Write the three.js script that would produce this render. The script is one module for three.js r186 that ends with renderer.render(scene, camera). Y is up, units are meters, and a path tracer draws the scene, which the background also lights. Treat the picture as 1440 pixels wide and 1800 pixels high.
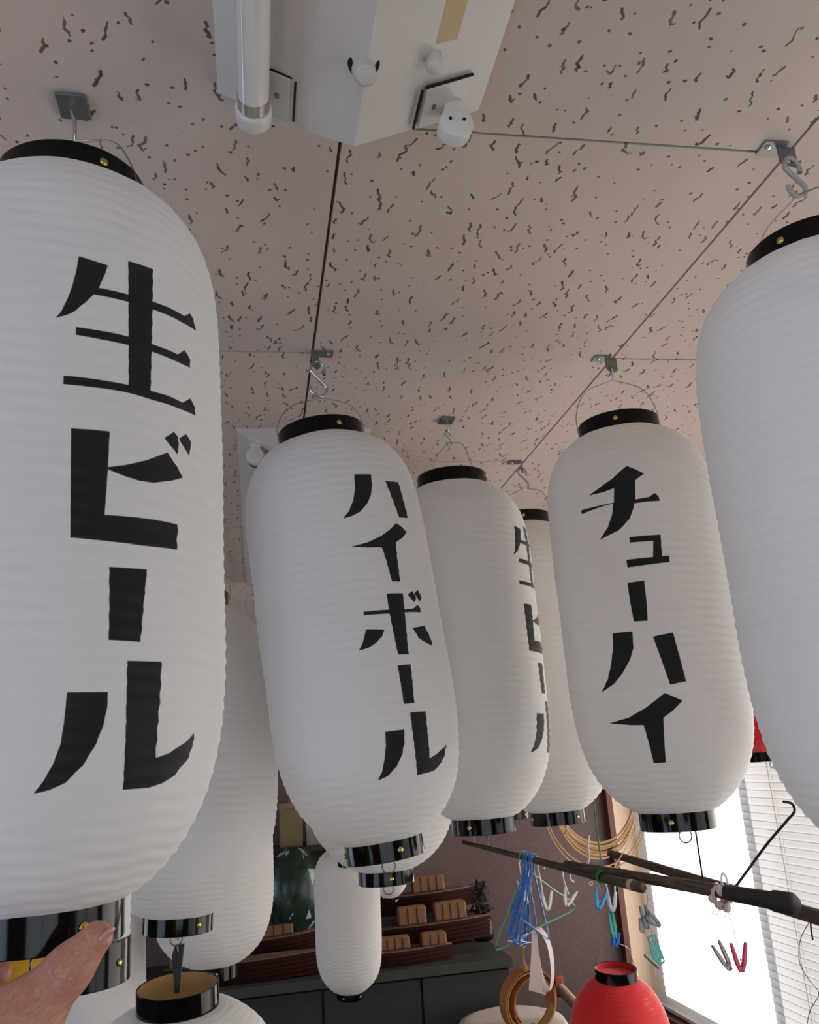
import * as THREE from 'three';
import { mergeGeometries, mergeVertices } from 'three/addons/utils/BufferGeometryUtils.js';
import { RoundedBoxGeometry } from 'three/addons/geometries/RoundedBoxGeometry.js';
import { MarchingCubes } from 'three/addons/objects/MarchingCubes.js';
import { RectAreaLightUniformsLib } from 'three/addons/lights/RectAreaLightUniformsLib.js';

// ------------------------------------------------------------------ camera, sky, sun, window light, exposure
const scene = new THREE.Scene();
const V = (x, y, z) => new THREE.Vector3(x, y, z);
const camera = new THREE.PerspectiveCamera(2 * Math.atan(900 / 1500) * 180 / Math.PI, 1440 / 1800, 0.02, 60);
camera.position.set(0, 1.75, 0);
camera.quaternion.setFromRotationMatrix(new THREE.Matrix4().makeBasis(
  V(0.98337919, -0.06705386, 0.16872802), V(0.01570862, 0.95724168, 0.2888626), V(-0.18088284, -0.28141098, 0.94238488)));
camera.updateMatrixWorld();

const renderer = new THREE.WebGLRenderer({ antialias: true });
renderer.toneMapping = THREE.LinearToneMapping;
renderer.toneMappingExposure = 1.05;
renderer.shadowMap.enabled = true;
renderer.shadowMap.type = THREE.PCFSoftShadowMap;
RectAreaLightUniformsLib.init();

scene.background = new THREE.Color().setRGB(1.2, 1.26, 1.38);          // bright hazy daylight sky outside the windows

const sun = new THREE.DirectionalLight(new THREE.Color().setRGB(1, 0.92, 0.84), 27);
sun.name = 'sun';
sun.position.set(1.6 + 5, 1.4 + 2.3, -2.5 + 0.7); sun.target.position.set(1.6, 1.4, -2.5);
sun.castShadow = true; sun.shadow.mapSize.set(2048, 2048); sun.shadow.radius = 1.6;
Object.assign(sun.shadow.camera, { left: -4, right: 4, top: 3, bottom: -3, near: 0.1, far: 14 });
scene.add(sun, sun.target);

function windowLight(name, w, h, pos, look, color, intensity) {         // daylight entering through a window opening
  const l = new THREE.RectAreaLight(new THREE.Color().setRGB(...color), intensity, w, h);
  l.name = name; l.position.set(...pos); l.lookAt(...look); scene.add(l);
}
windowLight('daylight_of_side_window', 1.7, 1.15, [-2.18, 1.45, 0.55], [0, 1.45, 0.55], [0.46, 0.65, 1.0], 2.4);
windowLight('daylight_of_back_window', 1.15, 1.05, [-2.24, 1.48, -2.65], [0, 1.48, -2.65], [0.64, 0.80, 1.0], 1.65);
windowLight('daylight_of_front_window', 2.0, 1.1, [0.1, 1.5, 1.80], [0.1, 1.5, 0], [0.78, 0.88, 1.0], 1.06);
windowLight('added_bare_window_fill', 1.35, 1.1, [1.52, 1.45, 0.05], [0, 1.45, 0.05], [1.0, 0.88, 0.72], 0.55);  // warm fill from an unseen added window, brightens ceiling and lanterns at right

// ------------------------------------------------------------------ helpers
let seed = 12345;
const rnd = () => { seed = (seed * 1664525 + 1013904223) >>> 0; return seed / 4294967296; };
const rr = (a, b) => a + (b - a) * rnd();
const used = {};
function numbered(n) { const k = used[n] = (used[n] ?? -1) + 1; return k ? n + '_' + String(k).padStart(3, '0') : n; }
const C = (h) => new THREE.Color(h);
function std(color, roughness = 0.6, o = {}) { return new THREE.MeshStandardMaterial({ color, roughness, ...o }); }
function phys(color, roughness = 0.6, o = {}) { return new THREE.MeshPhysicalMaterial({ color, roughness, ...o }); }
function part(name, geo, mat, parent) {
  const m = new THREE.Mesh(geo, mat); m.name = name; m.castShadow = m.receiveShadow = true; parent.add(m); return m;
}
function tag(o, label, category, group) { o.userData.label = label; o.userData.category = category; if (group) o.userData.group = group; return o; }
function thing(name, label, category, pos = [0, 0, 0], group) {
  const g = new THREE.Group(); g.name = numbered(name); g.position.set(...pos); scene.add(g); return tag(g, label, category, group);
}
function single(name, geo, mat, label, category, group) { return tag(part(numbered(name), geo, mat, scene), label, category, group); }
function structure(name, geo, mat) { const m = part(name, geo, mat, scene); m.userData.kind = 'structure'; return m; }
const flat = (g) => { const n = g.index ? g.toNonIndexed() : g; for (const k of Object.keys(n.attributes)) if (!['position', 'normal', 'uv'].includes(k)) n.deleteAttribute(k); return n; };
const merge = (list) => mergeGeometries(list.map(flat));
const box = (w, h, d, x = 0, y = 0, z = 0) => new THREE.BoxGeometry(w, h, d).translate(x, y, z);
const rbox = (w, h, d, r, x = 0, y = 0, z = 0) => new RoundedBoxGeometry(w, h, d, 2, r).translate(x, y, z);
const vec = (p) => (p.isVector3 ? p : V(...p));
function tube(pts, r, seg = 24, rad = 8, closed = false) {
  return new THREE.TubeGeometry(new THREE.CatmullRomCurve3(pts.map(vec), closed, 'centripetal'), seg, r, rad, closed);
}
function rod(a, b, r0, r1 = r0, rad = 14) {                              // tapered rod with closed ends
  a = vec(a); b = vec(b); const d = b.clone().sub(a), L = d.length();
  const g = new THREE.CylinderGeometry(r1, r0, L, rad, 1).translate(0, L / 2, 0);
  return g.applyQuaternion(new THREE.Quaternion().setFromUnitVectors(V(0, 1, 0), d.normalize())).translate(a.x, a.y, a.z);
}
const rel = (p, o) => [p[0] - o[0], p[1] - o[1], p[2] - o[2]];
const mid = (a, b, t = 0.5) => a.map((v, i) => v + (b[i] - v) * t);
function canvasTexture(w, h, draw, srgb = true) {
  const c = document.createElement('canvas'); c.width = w; c.height = h; draw(c.getContext('2d'), w, h);
  const t = new THREE.CanvasTexture(c); if (srgb) t.colorSpace = THREE.SRGBColorSpace;
  t.wrapS = t.wrapT = THREE.RepeatWrapping; t.magFilter = THREE.LinearFilter; return t;
}

// ------------------------------------------------------------------ room measures (metres, y up, floor at 0)
const CEIL = 2.319, XR = 1.57, XL = -2.3, ZB = -3.59, ZF = 1.85, TH = 0.12;

// wall paper: fine speckle on a mauve-grey ground
function speckle(base, spread, n, w = 512) {
  return canvasTexture(w, w, (g) => {
    g.fillStyle = base; g.fillRect(0, 0, w, w);
    for (let i = 0; i < n; i++) { const k = rr(-spread, spread); g.fillStyle = k > 0 ? `rgba(255,250,245,${k})` : `rgba(40,25,25,${-k})`; const s = rr(1, 4); g.fillRect(rnd() * w, rnd() * w, s, s * rr(0.6, 2)); }
  });
}
function woodTexture(base, dark, w = 256, h = 1024, lines = 90) {
  return canvasTexture(w, h, (g) => {
    g.fillStyle = base; g.fillRect(0, 0, w, h);
    for (let i = 0; i < lines; i++) {
      g.strokeStyle = dark; g.globalAlpha = rr(0.04, 0.22); g.lineWidth = rr(0.6, 3.2);
      let x = rnd() * w; g.beginPath(); g.moveTo(x, 0); const f = rr(1, 3), a = rr(2, 9), p = rnd() * 6;
      for (let y = 0; y <= h; y += 32) g.lineTo(x + Math.sin(y / h * 6.28 * f + p) * a, y); g.stroke();
    }
    g.globalAlpha = 1;
  });
}
const wallTex = speckle('#74625f', 0.10, 9000); 
const wallMat = std('#ffffff', 0.92, { map: wallTex });
const wallUV = (g, s = 0.6) => { const p = g.attributes.position, u = g.attributes.uv, n = g.attributes.normal; for (let i = 0; i < p.count; i++) { const ax = Math.abs(n.getX(i)), ay = Math.abs(n.getY(i)); if (ax > 0.5) u.setXY(i, p.getZ(i) / s, p.getY(i) / s); else if (ay > 0.5) u.setXY(i, p.getX(i) / s, p.getZ(i) / s); else u.setXY(i, p.getX(i) / s, p.getY(i) / s); } return g; };
const span = (x0, x1, y0, y1, z0, z1) => box(x1 - x0, y1 - y0, z1 - z0, (x0 + x1) / 2, (y0 + y1) / 2, (z0 + z1) / 2);
const floorMat = std('#c9c6c2', 0.6, { map: woodTexture('#aaa49c', '#6f665c', 512, 1024, 160) });

structure('floor', wallUV(span(XL - TH, XR + TH, -0.1, 0, ZB - TH, ZF + TH), 1.2), floorMat);
structure('wall_back', wallUV(span(XL - TH, XR + TH, 0, CEIL + 0.1, ZB - TH, ZB)), std('#ffffff', 0.92, { map: speckle('#615150', 0.08, 9000) }));
// right wall with the blind's window, left wall and front wall with a window each
const W1 = { z0: -3.55, z1: -0.80, y0: 0.765, y1: 2.10 };
const W4 = { z0: -0.62, z1: 0.72, y0: 0.88, y1: 2.05 };  // opening of the added window, out of view beside the camera
structure('wall_right', wallUV(merge([span(XR, XR + TH, 0, W1.y0, ZB, ZF), span(XR, XR + TH, W1.y1, CEIL + 0.1, ZB, ZF), span(XR, XR + TH, W1.y0, W1.y1, ZB, W1.z0), span(XR, XR + TH, W1.y0, W1.y1, W1.z1, W4.z0), span(XR, XR + TH, W1.y0, W1.y1, W4.z1, ZF), span(XR, XR + TH, W1.y0, W4.y0, W4.z0, W4.z1), span(XR, XR + TH, W4.y1, W1.y1, W4.z0, W4.z1)])), wallMat);
const W5 = { z0: -3.25, z1: -2.05, y0: 0.9, y1: 2.05 };
const W2 = { z0: -0.35, z1: 1.45, y0: 0.85, y1: 2.05 };
structure('wall_left', wallUV(merge([span(XL - TH, XL, 0, W2.y0, ZB, ZF), span(XL - TH, XL, W2.y1, CEIL + 0.1, ZB, ZF), span(XL - TH, XL, W2.y0, W2.y1, ZB, W5.z0), span(XL - TH, XL, W2.y0, W2.y1, W5.z1, W2.z0), span(XL - TH, XL, W2.y0, W5.y0, W5.z0, W5.z1), span(XL - TH, XL, W2.y0, W2.y1, W2.z1, ZF)])), wallMat);
const W3 = { x0: -0.95, x1: 1.15, y0: 0.9, y1: 2.08 };
structure('wall_front', wallUV(merge([span(XL - TH, XR + TH, 0, W3.y0, ZF, ZF + TH), span(XL - TH, XR + TH, W3.y1, CEIL + 0.1, ZF, ZF + TH), span(XL - TH, W3.x0, W3.y0, W3.y1, ZF, ZF + TH), span(W3.x1, XR + TH, W3.y0, W3.y1, ZF, ZF + TH)])), wallMat);

// ------------------------------------------------------------------ ceiling of staggered perforated boards
const boardVariants = [0, 1, 2, 3].map(() => canvasTexture(1024, 2048, (g, w, h) => {
  const m = w / 0.455;                                                   // pixels per metre
  g.fillStyle = '#cdbdb2'; g.fillRect(0, 0, w, h);
  for (let i = 0; i < 5000; i++) { g.fillStyle = rnd() < 0.5 ? 'rgba(255,248,240,0.06)' : 'rgba(90,60,50,0.05)'; const s = rr(1, 6); g.fillRect(rnd() * w, rnd() * h, s, s); }
  const ink = ['#75604f', '#6a5648', '#7f6a58', '#5f4c40'];
  const G = 17, cw = w / G, ch = h / (2 * G);                            // one fissure and a dot or two to each jittered cell
  for (let cy = 0; cy < 2 * G; cy++) for (let cx = 0; cx < G; cx++) {
    if (rnd() < 0.5) {
      let x = (cx + rr(0.15, 0.85)) * cw, y = (cy + rr(0.0, 0.6)) * ch; const n = 3 + Math.floor(rnd() * 5), L = rr(0.006, 0.022) * m / n, lean = rr(-0.45, 0.4);
      g.strokeStyle = ink[Math.floor(rnd() * 4)]; g.lineCap = 'round'; let a = Math.PI / 2 + lean; const fat = rr(0.75, 1.2);
      for (let k = 0; k < n; k++) {
        const nx = x + Math.cos(a) * L, ny = y + Math.sin(a) * L;
        g.lineWidth = rr(0.0009, 0.0027) * fat * m; g.beginPath(); g.moveTo(x, y); g.lineTo(nx, ny); g.stroke();
        x = nx; y = ny; a = Math.PI / 2 + lean + rr(-0.85, 0.85);
      }
      if (rnd() < 0.25) { g.lineWidth = 0.0013 * m; g.beginPath(); g.moveTo(x, y); g.lineTo(x + rr(-1, 1) * 0.004 * m, y - rr(0, 1) * 0.004 * m); g.stroke(); }
    }
    for (let k = 0; k < 2; k++) if (rnd() < 0.42) { g.fillStyle = ink[Math.floor(rnd() * 4)]; g.beginPath(); g.ellipse((cx + rnd()) * cw, (cy + rnd()) * ch, rr(0.0007, 0.0016) * m, rr(0.0008, 0.002) * m, rnd() * 3, 0, 6.3); g.fill(); }
  }
}));
const boardMats = boardVariants.map((t) => std('#ffffff', 0.9, { map: t, bumpMap: t, bumpScale: 0.0022 }));
const ceiling = new THREE.Group(); ceiling.name = 'ceiling'; ceiling.userData.kind = 'structure'; scene.add(ceiling);
part('ceiling_backing', span(XL - TH, XR + TH, CEIL + 0.0095, CEIL + 0.1, ZB - TH, ZF + TH), std('#8a6f58', 0.9), ceiling);
const GX = 0.0876, PITCH = 0.455, GAP = 0.0034;
const boardCache = {};
for (let c = -6; c < 4; c++) {
  const x0 = Math.max(GX + c * PITCH, XL), x1 = Math.min(GX + (c + 1) * PITCH, XR); if (x1 - x0 < 0.02) continue;
  const zs = -0.65 + (Math.abs(c) % 2 ? 0.455 : 0);
  for (let k = -5; k < 5; k++) {
    const z0 = Math.max(zs + k * 0.91, ZB), z1 = Math.min(zs + (k + 1) * 0.91, ZF); if (z1 - z0 < 0.02) continue;
    const v = Math.floor(rnd() * 4), key = [x1 - x0, z1 - z0].map((n) => n.toFixed(3)).join();
    boardCache[key] ??= (() => {
      const w = x1 - x0 - GAP, d = z1 - z0 - GAP, g = box(w, 0.010, d), p = g.attributes.position, u = g.attributes.uv;
      for (let i = 0; i < p.count; i++) u.setXY(i, (p.getX(i) + w / 2) / 0.455, (p.getZ(i) + d / 2) / 0.91); return g;
    })();
    part('ceiling_board', boardCache[key], boardMats[v], ceiling).position.set((x0 + x1) / 2, CEIL + 0.005, (z0 + z1) / 2);
  }
}

// ------------------------------------------------------------------ windows, casing, post
const alu = std('#8d8f92', 0.4, { metalness: 0.6 });
const glass = phys('#ffffff', 0.02, { transmission: 1, thickness: 0, ior: 1.45 });
const glassDimming = phys('#b0b1b2', 0.02, { transmission: 1, thickness: 0, ior: 1.45 });  // grey tint added to dim the sun on this stretch of blind
function windowFrame(name, along, a0, a1, y0, y1, at, meet, panes) {     // two sliding sashes; along = 'x' or 'z'
  const g = new THREE.Group(); g.name = name; g.userData.kind = 'structure'; scene.add(g);
  const S = (s0, s1, ya, yb, off, th) => (along === 'z' ? span(at + off - th / 2, at + off + th / 2, ya, yb, s0, s1) : span(s0, s1, ya, yb, at + off - th / 2, at + off + th / 2));
  part('window_frame', merge([S(a0, a1, y0, y0 + 0.035, 0, 0.07), S(a0, a1, y1 - 0.035, y1, 0, 0.07), S(a0, a0 + 0.03, y0, y1, 0, 0.07), S(a1 - 0.03, a1, y0, y1, 0, 0.07)]), alu, g);
  const stops = [a0 + 0.052, ...[].concat(meet), a1 - 0.052];
  stops.slice(1).map((b, i) => [stops[i] - 0.022, b + 0.022, i % 2 ? 0.014 : -0.014]).forEach(([s0, s1, off], i) => {
    part('sash', merge([S(s0, s1, y0 + 0.035, y0 + 0.09, off, 0.024), S(s0, s1, y1 - 0.085, y1 - 0.035, off, 0.024), S(s0, s0 + 0.044, y0 + 0.09, y1 - 0.085, off, 0.024), S(s1 - 0.044, s1, y0 + 0.09, y1 - 0.085, off, 0.024)]), alu, g);
    part('pane', S(s0 + 0.044, s1 - 0.044, y0 + 0.09, y1 - 0.085, off, 0.0), panes[i], g);
  });
}
windowFrame('window_1', 'z', W1.z0, W1.z1, W1.y0, W1.y1, XR + 0.075, [-2.67, -1.95], [glass, glassDimming, glass]);
windowFrame('window_2', 'z', W2.z0, W2.z1, W2.y0, W2.y1, XL - 0.06, 0.55, [glass, glass]);
windowFrame('added_window_4', 'z', W4.z0, W4.z1, W4.y0, W4.y1, XR + 0.06, 0.05, [glass, glass]);  // added unseen window for the warm fill from the right
windowFrame('window_5', 'z', W5.z0, W5.z1, W5.y0, W5.y1, XL - 0.06, -2.65, [glass, glass]);
windowFrame('window_3', 'x', W3.x0, W3.x1, W3.y0, W3.y1, ZF + 0.06, 0.1, [glass, glass]);
const pine = std('#ffffff', 0.55, { map: woodTexture('#e6ccb2', '#bd9474', 256, 1024, 70) });
const brownWood = std('#5b3020', 0.5);
structure('trim_1', (() => { const g = span(1.452, XR - 0.001, 0, CEIL, ZB + 0.001, ZB + 0.028); return wallUV(g, 0.45); })(), pine);
structure('trim_2', span(1.428, 1.4515, 0, CEIL, ZB + 0.001, ZB + 0.042), brownWood);
structure('trim_3', span(XR - 0.06, XR + 0.03, W1.y0 - 0.045, W1.y0 - 0.001, ZB + 0.03, W1.z1 + 0.03), brownWood);

// ------------------------------------------------------------------ venetian blind
{
  const b = thing('venetian_blind', 'white venetian blind lowered over the sunlit window', 'blind', [XR - 0.022, W1.y0, 0]);
  const slatMat = phys('#f3f3f2', 0.92, { transmission: 0.5, thickness: 0 });
  const z0 = -3.555, z1 = -0.83, pitch = 0.0231, top = W1.y1 - W1.y0 - 0.01;
  const slatGeo = (tilt) => {
    const prof = []; for (let i = 0; i <= 6; i++) { const s = (i / 6 - 0.5) * 0.0285, bow = 0.0016 * (1 - (2 * i / 6 - 1) ** 2); prof.push([s * Math.cos(tilt) + bow * -Math.sin(tilt), s * Math.sin(tilt) + bow * Math.cos(tilt)]); }
    const pos = [], idx = [], uv = [], N = 2;
    for (let k = 0; k <= N; k++) prof.forEach(([x, y], i) => { pos.push(x, y, z0 + (z1 - z0) * k / N); uv.push(i / 6, k / N); });
    for (let k = 0; k < N; k++) for (let i = 0; i < 6; i++) { const a = k * 7 + i; idx.push(a, a + 1, a + 8, a, a + 8, a + 7); }
    const g = new THREE.BufferGeometry(); g.setAttribute('position', new THREE.Float32BufferAttribute(pos, 3)); g.setAttribute('uv', new THREE.Float32BufferAttribute(uv, 2)); g.setIndex(idx); g.computeVertexNormals(); return g;
  };
  const closed = slatGeo(1.42), open = slatGeo(1.40);                    // room-side edge low
  let y = 0.034;
  for (let i = 0; y < top - 0.03; i++, y += pitch) part('slat', i < 7 ? open : closed, slatMat, b).position.y = y;
  part('bottom_rail', rbox(0.024, 0.014, z1 - z0, 0.003, 0, 0.015, (z0 + z1) / 2), std('#e4e0d8', 0.5), b);
  part('head_rail', rbox(0.03, 0.03, z1 - z0, 0.003, 0, top - 0.012, (z0 + z1) / 2), std('#e4e0d8', 0.5), b);
  for (const z of [-3.40, -2.5, -1.6]) part('ladder_cord', merge([rod([-0.0135, 0.01, z], [-0.0135, top - 0.02, z], 0.0009, 0.0009, 6), rod([0.0135, 0.01, z], [0.0135, top - 0.02, z], 0.0009, 0.0009, 6)]), std('#d8d4cc', 0.8), b);
}

// ------------------------------------------------------------------ ceiling light fixtures
const whiteEnamel = std('#cfcac4', 0.38), socketPlastic = std('#d8d5cd', 0.35), tubeGlass = phys('#ddd9d6', 0.12, { clearcoat: 1, clearcoatRoughness: 0.04 });
const chrome = std('#c9ccd0', 0.2, { metalness: 1 }), zinc = std('#7d807d', 0.42, { metalness: 0.7 }), blackSlot = std('#15120f', 0.9);
function fixture(label, zNear, zFar, tubes, starters) {
  const zc = (zNear + zFar) / 2, L = zNear - zFar, g = thing('fluorescent_light', label, 'ceiling light', [0.092, CEIL - 0.052, zc], 'fluorescent fixtures along the ceiling');
  const s = new THREE.Shape(); [[-0.115, 0.052], [-0.115, 0.047], [-0.040, 0.0115], [0, 0], [0.115, 0.047], [0.115, 0.052]].forEach(([x, y], i) => (i ? s.lineTo(x, y) : s.moveTo(x, y)));
  part('housing', new THREE.ExtrudeGeometry(s, { depth: L, bevelEnabled: true, bevelSize: 0.0008, bevelThickness: 0.0008, bevelSegments: 1 }).translate(0, 0, -L / 2), whiteEnamel, g);
  const slope = Math.atan2(0.033, 0.077);
  for (const side of [-1, 1]) for (const end of [-1, 1]) {
    const h = new THREE.Group(); h.name = 'lamp_holder'; h.position.set(side * 0.082, 0, end * (L / 2 - 0.028)); g.add(h);
    part('bracket', rbox(0.044, 0.004, 0.046, 0.001).rotateZ(side * slope).translate(-side * 0.006, 0.0275, 0), whiteEnamel, h);
    part('slot', merge([box(0.0016, 0.0022, 0.044).rotateZ(side * slope).translate(-side * 0.0298, 0.0165, 0), box(0.046, 0.0022, 0.0014).rotateZ(side * slope).translate(-side * 0.006, 0.0272, -end * 0.0236)]), blackSlot, h);
    const prof = [[0.0, -0.009], [0.0125, -0.009], [0.0148, -0.006], [0.0152, 0.006], [0.0135, 0.0095], [0.0, 0.0095]].map(([x, y]) => new THREE.Vector2(x, y));
    part('socket', merge([new THREE.LatheGeometry(prof, 28).rotateX(Math.PI / 2).translate(side * 0.004, 0.008, end * 0.008), rbox(0.018, 0.026, 0.016, 0.003, side * 0.003, 0.019, end * 0.008)]), socketPlastic, h);
    part('pin_hole', merge([-0.006, 0.006].map((d) => new THREE.CylinderGeometry(0.0015, 0.0015, 0.002, 10).rotateX(Math.PI / 2).translate(side * 0.004 + d, 0.009, -end * 0.0015))), blackSlot, h);
    part('screw', new THREE.CylinderGeometry(0.0028, 0.0028, 0.002, 12).translate(-side * 0.016, 0.0215, 0), zinc, h);
  }
  for (const side of tubes) {
    const t = part('fluorescent_tube', new THREE.CylinderGeometry(0.0128, 0.0128, L - 0.070, 32).rotateX(Math.PI / 2).translate(side * 0.086, 0.008, 0), tubeGlass, g);
    for (const end of [-1, 1]) part('end_cap', new THREE.CylinderGeometry(0.0131, 0.0131, 0.012, 32).rotateX(Math.PI / 2).translate(side * 0.086, 0.008, end * (L / 2 - 0.036)), std('#b9b4aa', 0.25, { metalness: 0.8 }), t);
  }
  if (starters) {
    const a = part('starter', new THREE.LatheGeometry([[0, -0.013], [0.006, -0.013], [0.0085, -0.011], [0.0093, 0], [0.0093, 0.014], [0, 0.014]].map(([x, y]) => new THREE.Vector2(x, y)), 24).rotateX(-0.5).translate(-0.002, -0.002, -L / 2 + 0.086), std('#c4bcb4', 0.55), g);
    part('starter_opening', new THREE.TorusGeometry(0.0105, 0.0022, 8, 32).rotateX(Math.PI / 2 - 0.3).translate(-0.002, 0.0035, -L / 2 + 0.088), blackSlot, a);
    part('knob', new THREE.LatheGeometry([[0, -0.011], [0.005, -0.011], [0.0065, -0.008], [0.007, 0.006], [0, 0.006]].map(([x, y]) => new THREE.Vector2(x, y)), 24).translate(0.056, 0.020, -L / 2 + 0.080), std('#cfc8bf', 0.5), g);
    part('rating_label', box(0.020, 0.0012, 0.07).rotateZ(Math.atan2(0.047, 0.115)).translate(0.064, 0.0258, -L / 2 + 0.128), std('#cdb68a', 0.7), g);
  }
}
fixture('white twin fluorescent fixture fitted with one tube, one socket empty', 0.64, -0.615, [-1], true);
fixture('white fluorescent fixture farther along, half hidden behind the highball lantern', -1.388, -2.64, [-1, 1], false);

// ------------------------------------------------------------------ lanterns
const LETTERING = {
  draft_beer: [
    [30.5, 151, 49.5, 148, 48, 141.5, 44, 129.5, 40.5, 123, 35, 115.5, 29, 108.5, 24, 104.5, 17.5, 101.5, 20.5, 106.5, 23.5, 114.5, 26.5, 125, 29, 138],
    [43.5, 129, 65.5, 129.5, 65.5, 123.5, 40.5, 123],
    [81.5, 130.5, 112, 131, 118, 136, 123, 133, 125.5, 125, 110.5, 124.5, 95.5, 124, 81.5, 124],
    [64, 156, 83, 156.5, 82.5, 130.5, 82, 96, 81, 59, 65, 57],
    [30, 96.5, 65.5, 97, 65.5, 90.5, 46.5, 90, 30, 90.5],
    [81.5, 97, 105, 97, 111.5, 103, 118, 98, 118, 91.5, 99, 90.5, 81.5, 91],
    [23.5, 60.5, 42.5, 60.5, 65, 61, 81, 61, 95, 61.5, 110.5, 61.5, 117.5, 67, 124, 62.5, 124, 56, 101, 55, 80.5, 54.5, 61.5, 55, 38.5, 54.5, 23.5, 54.5],
    [29, 24.5, 52.5, 25, 52, 0.5, 50.5, -31.5, 68.5, -31, 85.5, -30.5, 103.5, -30.5, 102.5, -48, 75, -49, 52, -48.5, 30.5, -47.5],
    [52, 0.5, 63, 3.5, 78, 9.5, 94.5, 19, 101.5, 12, 109, 4.5, 97, -1, 83.5, -5, 73, -5.5, 63.5, -4, 57, -2.5, 52, -1],
    [92, 29, 100.5, 36, 104, 33, 105.5, 29.5, 104.5, 24, 103, 20],
    [105.5, 32.5, 113.5, 38.5, 117.5, 34.5, 118.5, 29.5, 115.5, 22.5, 112, 26.5],
    [54, -65, 79, -64.5, 76.5, -92, 75, -111, 54.5, -110.5, 54.5, -87.5],
    [31.5, -141, 55, -141.5, 55, -151, 53, -162, 49, -172.5, 42.5, -183, 33, -191.5, 23.5, -195, 14, -196.5, 20, -189.5, 25, -181, 29, -170, 30.5, -157],
    [66.5, -123, 90.5, -123, 90.5, -140.5, 90, -159, 91, -181, 103.5, -178.5, 115, -173.5, 126, -167, 126, -175.5, 121.5, -184, 111.5, -192, 101.5, -196.5, 90, -198.5, 70.5, -198.5, 68.5, -177.5, 67, -150]],
  highball: [
    [19.5, 175.5, 42.5, 175, 41, 160.5, 36.5, 146.5, 29, 135.5, 18.5, 126, 6.5, 121, -4, 119.5, 4.5, 128, 12, 141, 17, 156.5],
    [62.5, 166.5, 86.5, 167.5, 89, 142.5, 91.5, 119.5, 74.5, 118.5, 69, 140.5],
    [67.5, 111, 84.5, 100.5, 74, 92, 61, 85.5, 59, 68, 57, 36, 45, 36.5, 42.5, 59.5, 39, 79.5, 22, 80, 0.5, 83, 21, 86.5, 40.5, 93.5, 54.5, 101.5],
    [65.5, 19, 74.5, 24, 78, 19, 78.5, 14.5, 75.5, 9.5, 70.5, 13.5],
    [78, 21, 84.5, 25.5, 89, 20, 88.5, 14.5, 85, 11, 80.5, 15.5],
    [35, 22, 58, 21, 56.5, 0.5, 54.5, -23, 51.5, -52.5, 37, -51.5, 36, -27.5, 35, -4],
    [3, 3.5, 35.5, 2.5, 36, -2, 2.5, -0.5],
    [54.5, 1.5, 71, 2, 79, 6.5, 84, 2, 83.5, -2.5, 63.5, -2, 54, -2],
    [2.5, -17.5, 25, -20.5, 20.5, -28, 11.5, -35, 1, -39.5, -9.5, -41, -3.5, -32],
    [64.5, -21.5, 86.5, -19.5, 90.5, -28, 94, -35, 96, -44, 82.5, -40, 72, -34],
    [34, -64, 52, -64.5, 50, -88, 48, -109, 34, -108.5, 34, -86],
    [6.5, -136, 30, -137, 28.5, -151, 23.5, -164.5, 15, -175.5, 4, -183.5, -10.5, -187, -3.5, -178, 1, -166, 5, -151],
    [40.5, -119, 63, -120.5, 62, -143, 63, -173.5, 78.5, -169, 95, -161.5, 92, -171.5, 85, -180.5, 71, -188, 58, -189, 43, -189.5, 41.5, -167, 40.5, -143.5]],
  chuhai: [
    [-50.5, 180.5, -29.5, 166.5, -42.5, 158.5, -46, 133, -50.5, 120, -57, 107.5, -72.5, 94.5, -99.5, 86.5, -86.5, 101, -78.5, 117, -75, 132, -121.5, 127.5, -122, 133, -96, 132.5, -74, 132.5, -71, 152, -86, 149.5, -107, 150, -93, 156, -72, 165.5],
    [-49, 132, -28.5, 133.5, -20, 138, -15.5, 133, -15.5, 127, -33, 127.5, -50, 127],
    [-61, 83, -21, 82, -22.5, 67, -23.5, 53.5, -14, 53.5, -15, 45.5, -42, 44.5, -68.5, 44, -68.5, 54, -35, 53.5, -31.5, 74.5, -61, 76],
    [-71.5, 24.5, -50.5, 24.5, -51.5, -4, -53.5, -26.5, -70.5, -25.5, -71.5, -1],
    [-100, -36.5, -74, -37.5, -76, -58.5, -82, -72, -93, -86.5, -107, -99, -128.5, -108, -116.5, -94, -108, -75.5, -102, -55],
    [-50, -47, -25, -44, -21.5, -74, -18, -104.5, -38, -107, -44, -76],
    [-46, -116.5, -26, -127, -38, -137, -52, -145.5, -55, -170.5, -57.5, -198, -74, -198, -75, -175.5, -77.5, -152, -93, -151, -124.5, -146.5, -95, -142, -71.5, -132, -56.5, -123]],
};

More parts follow.
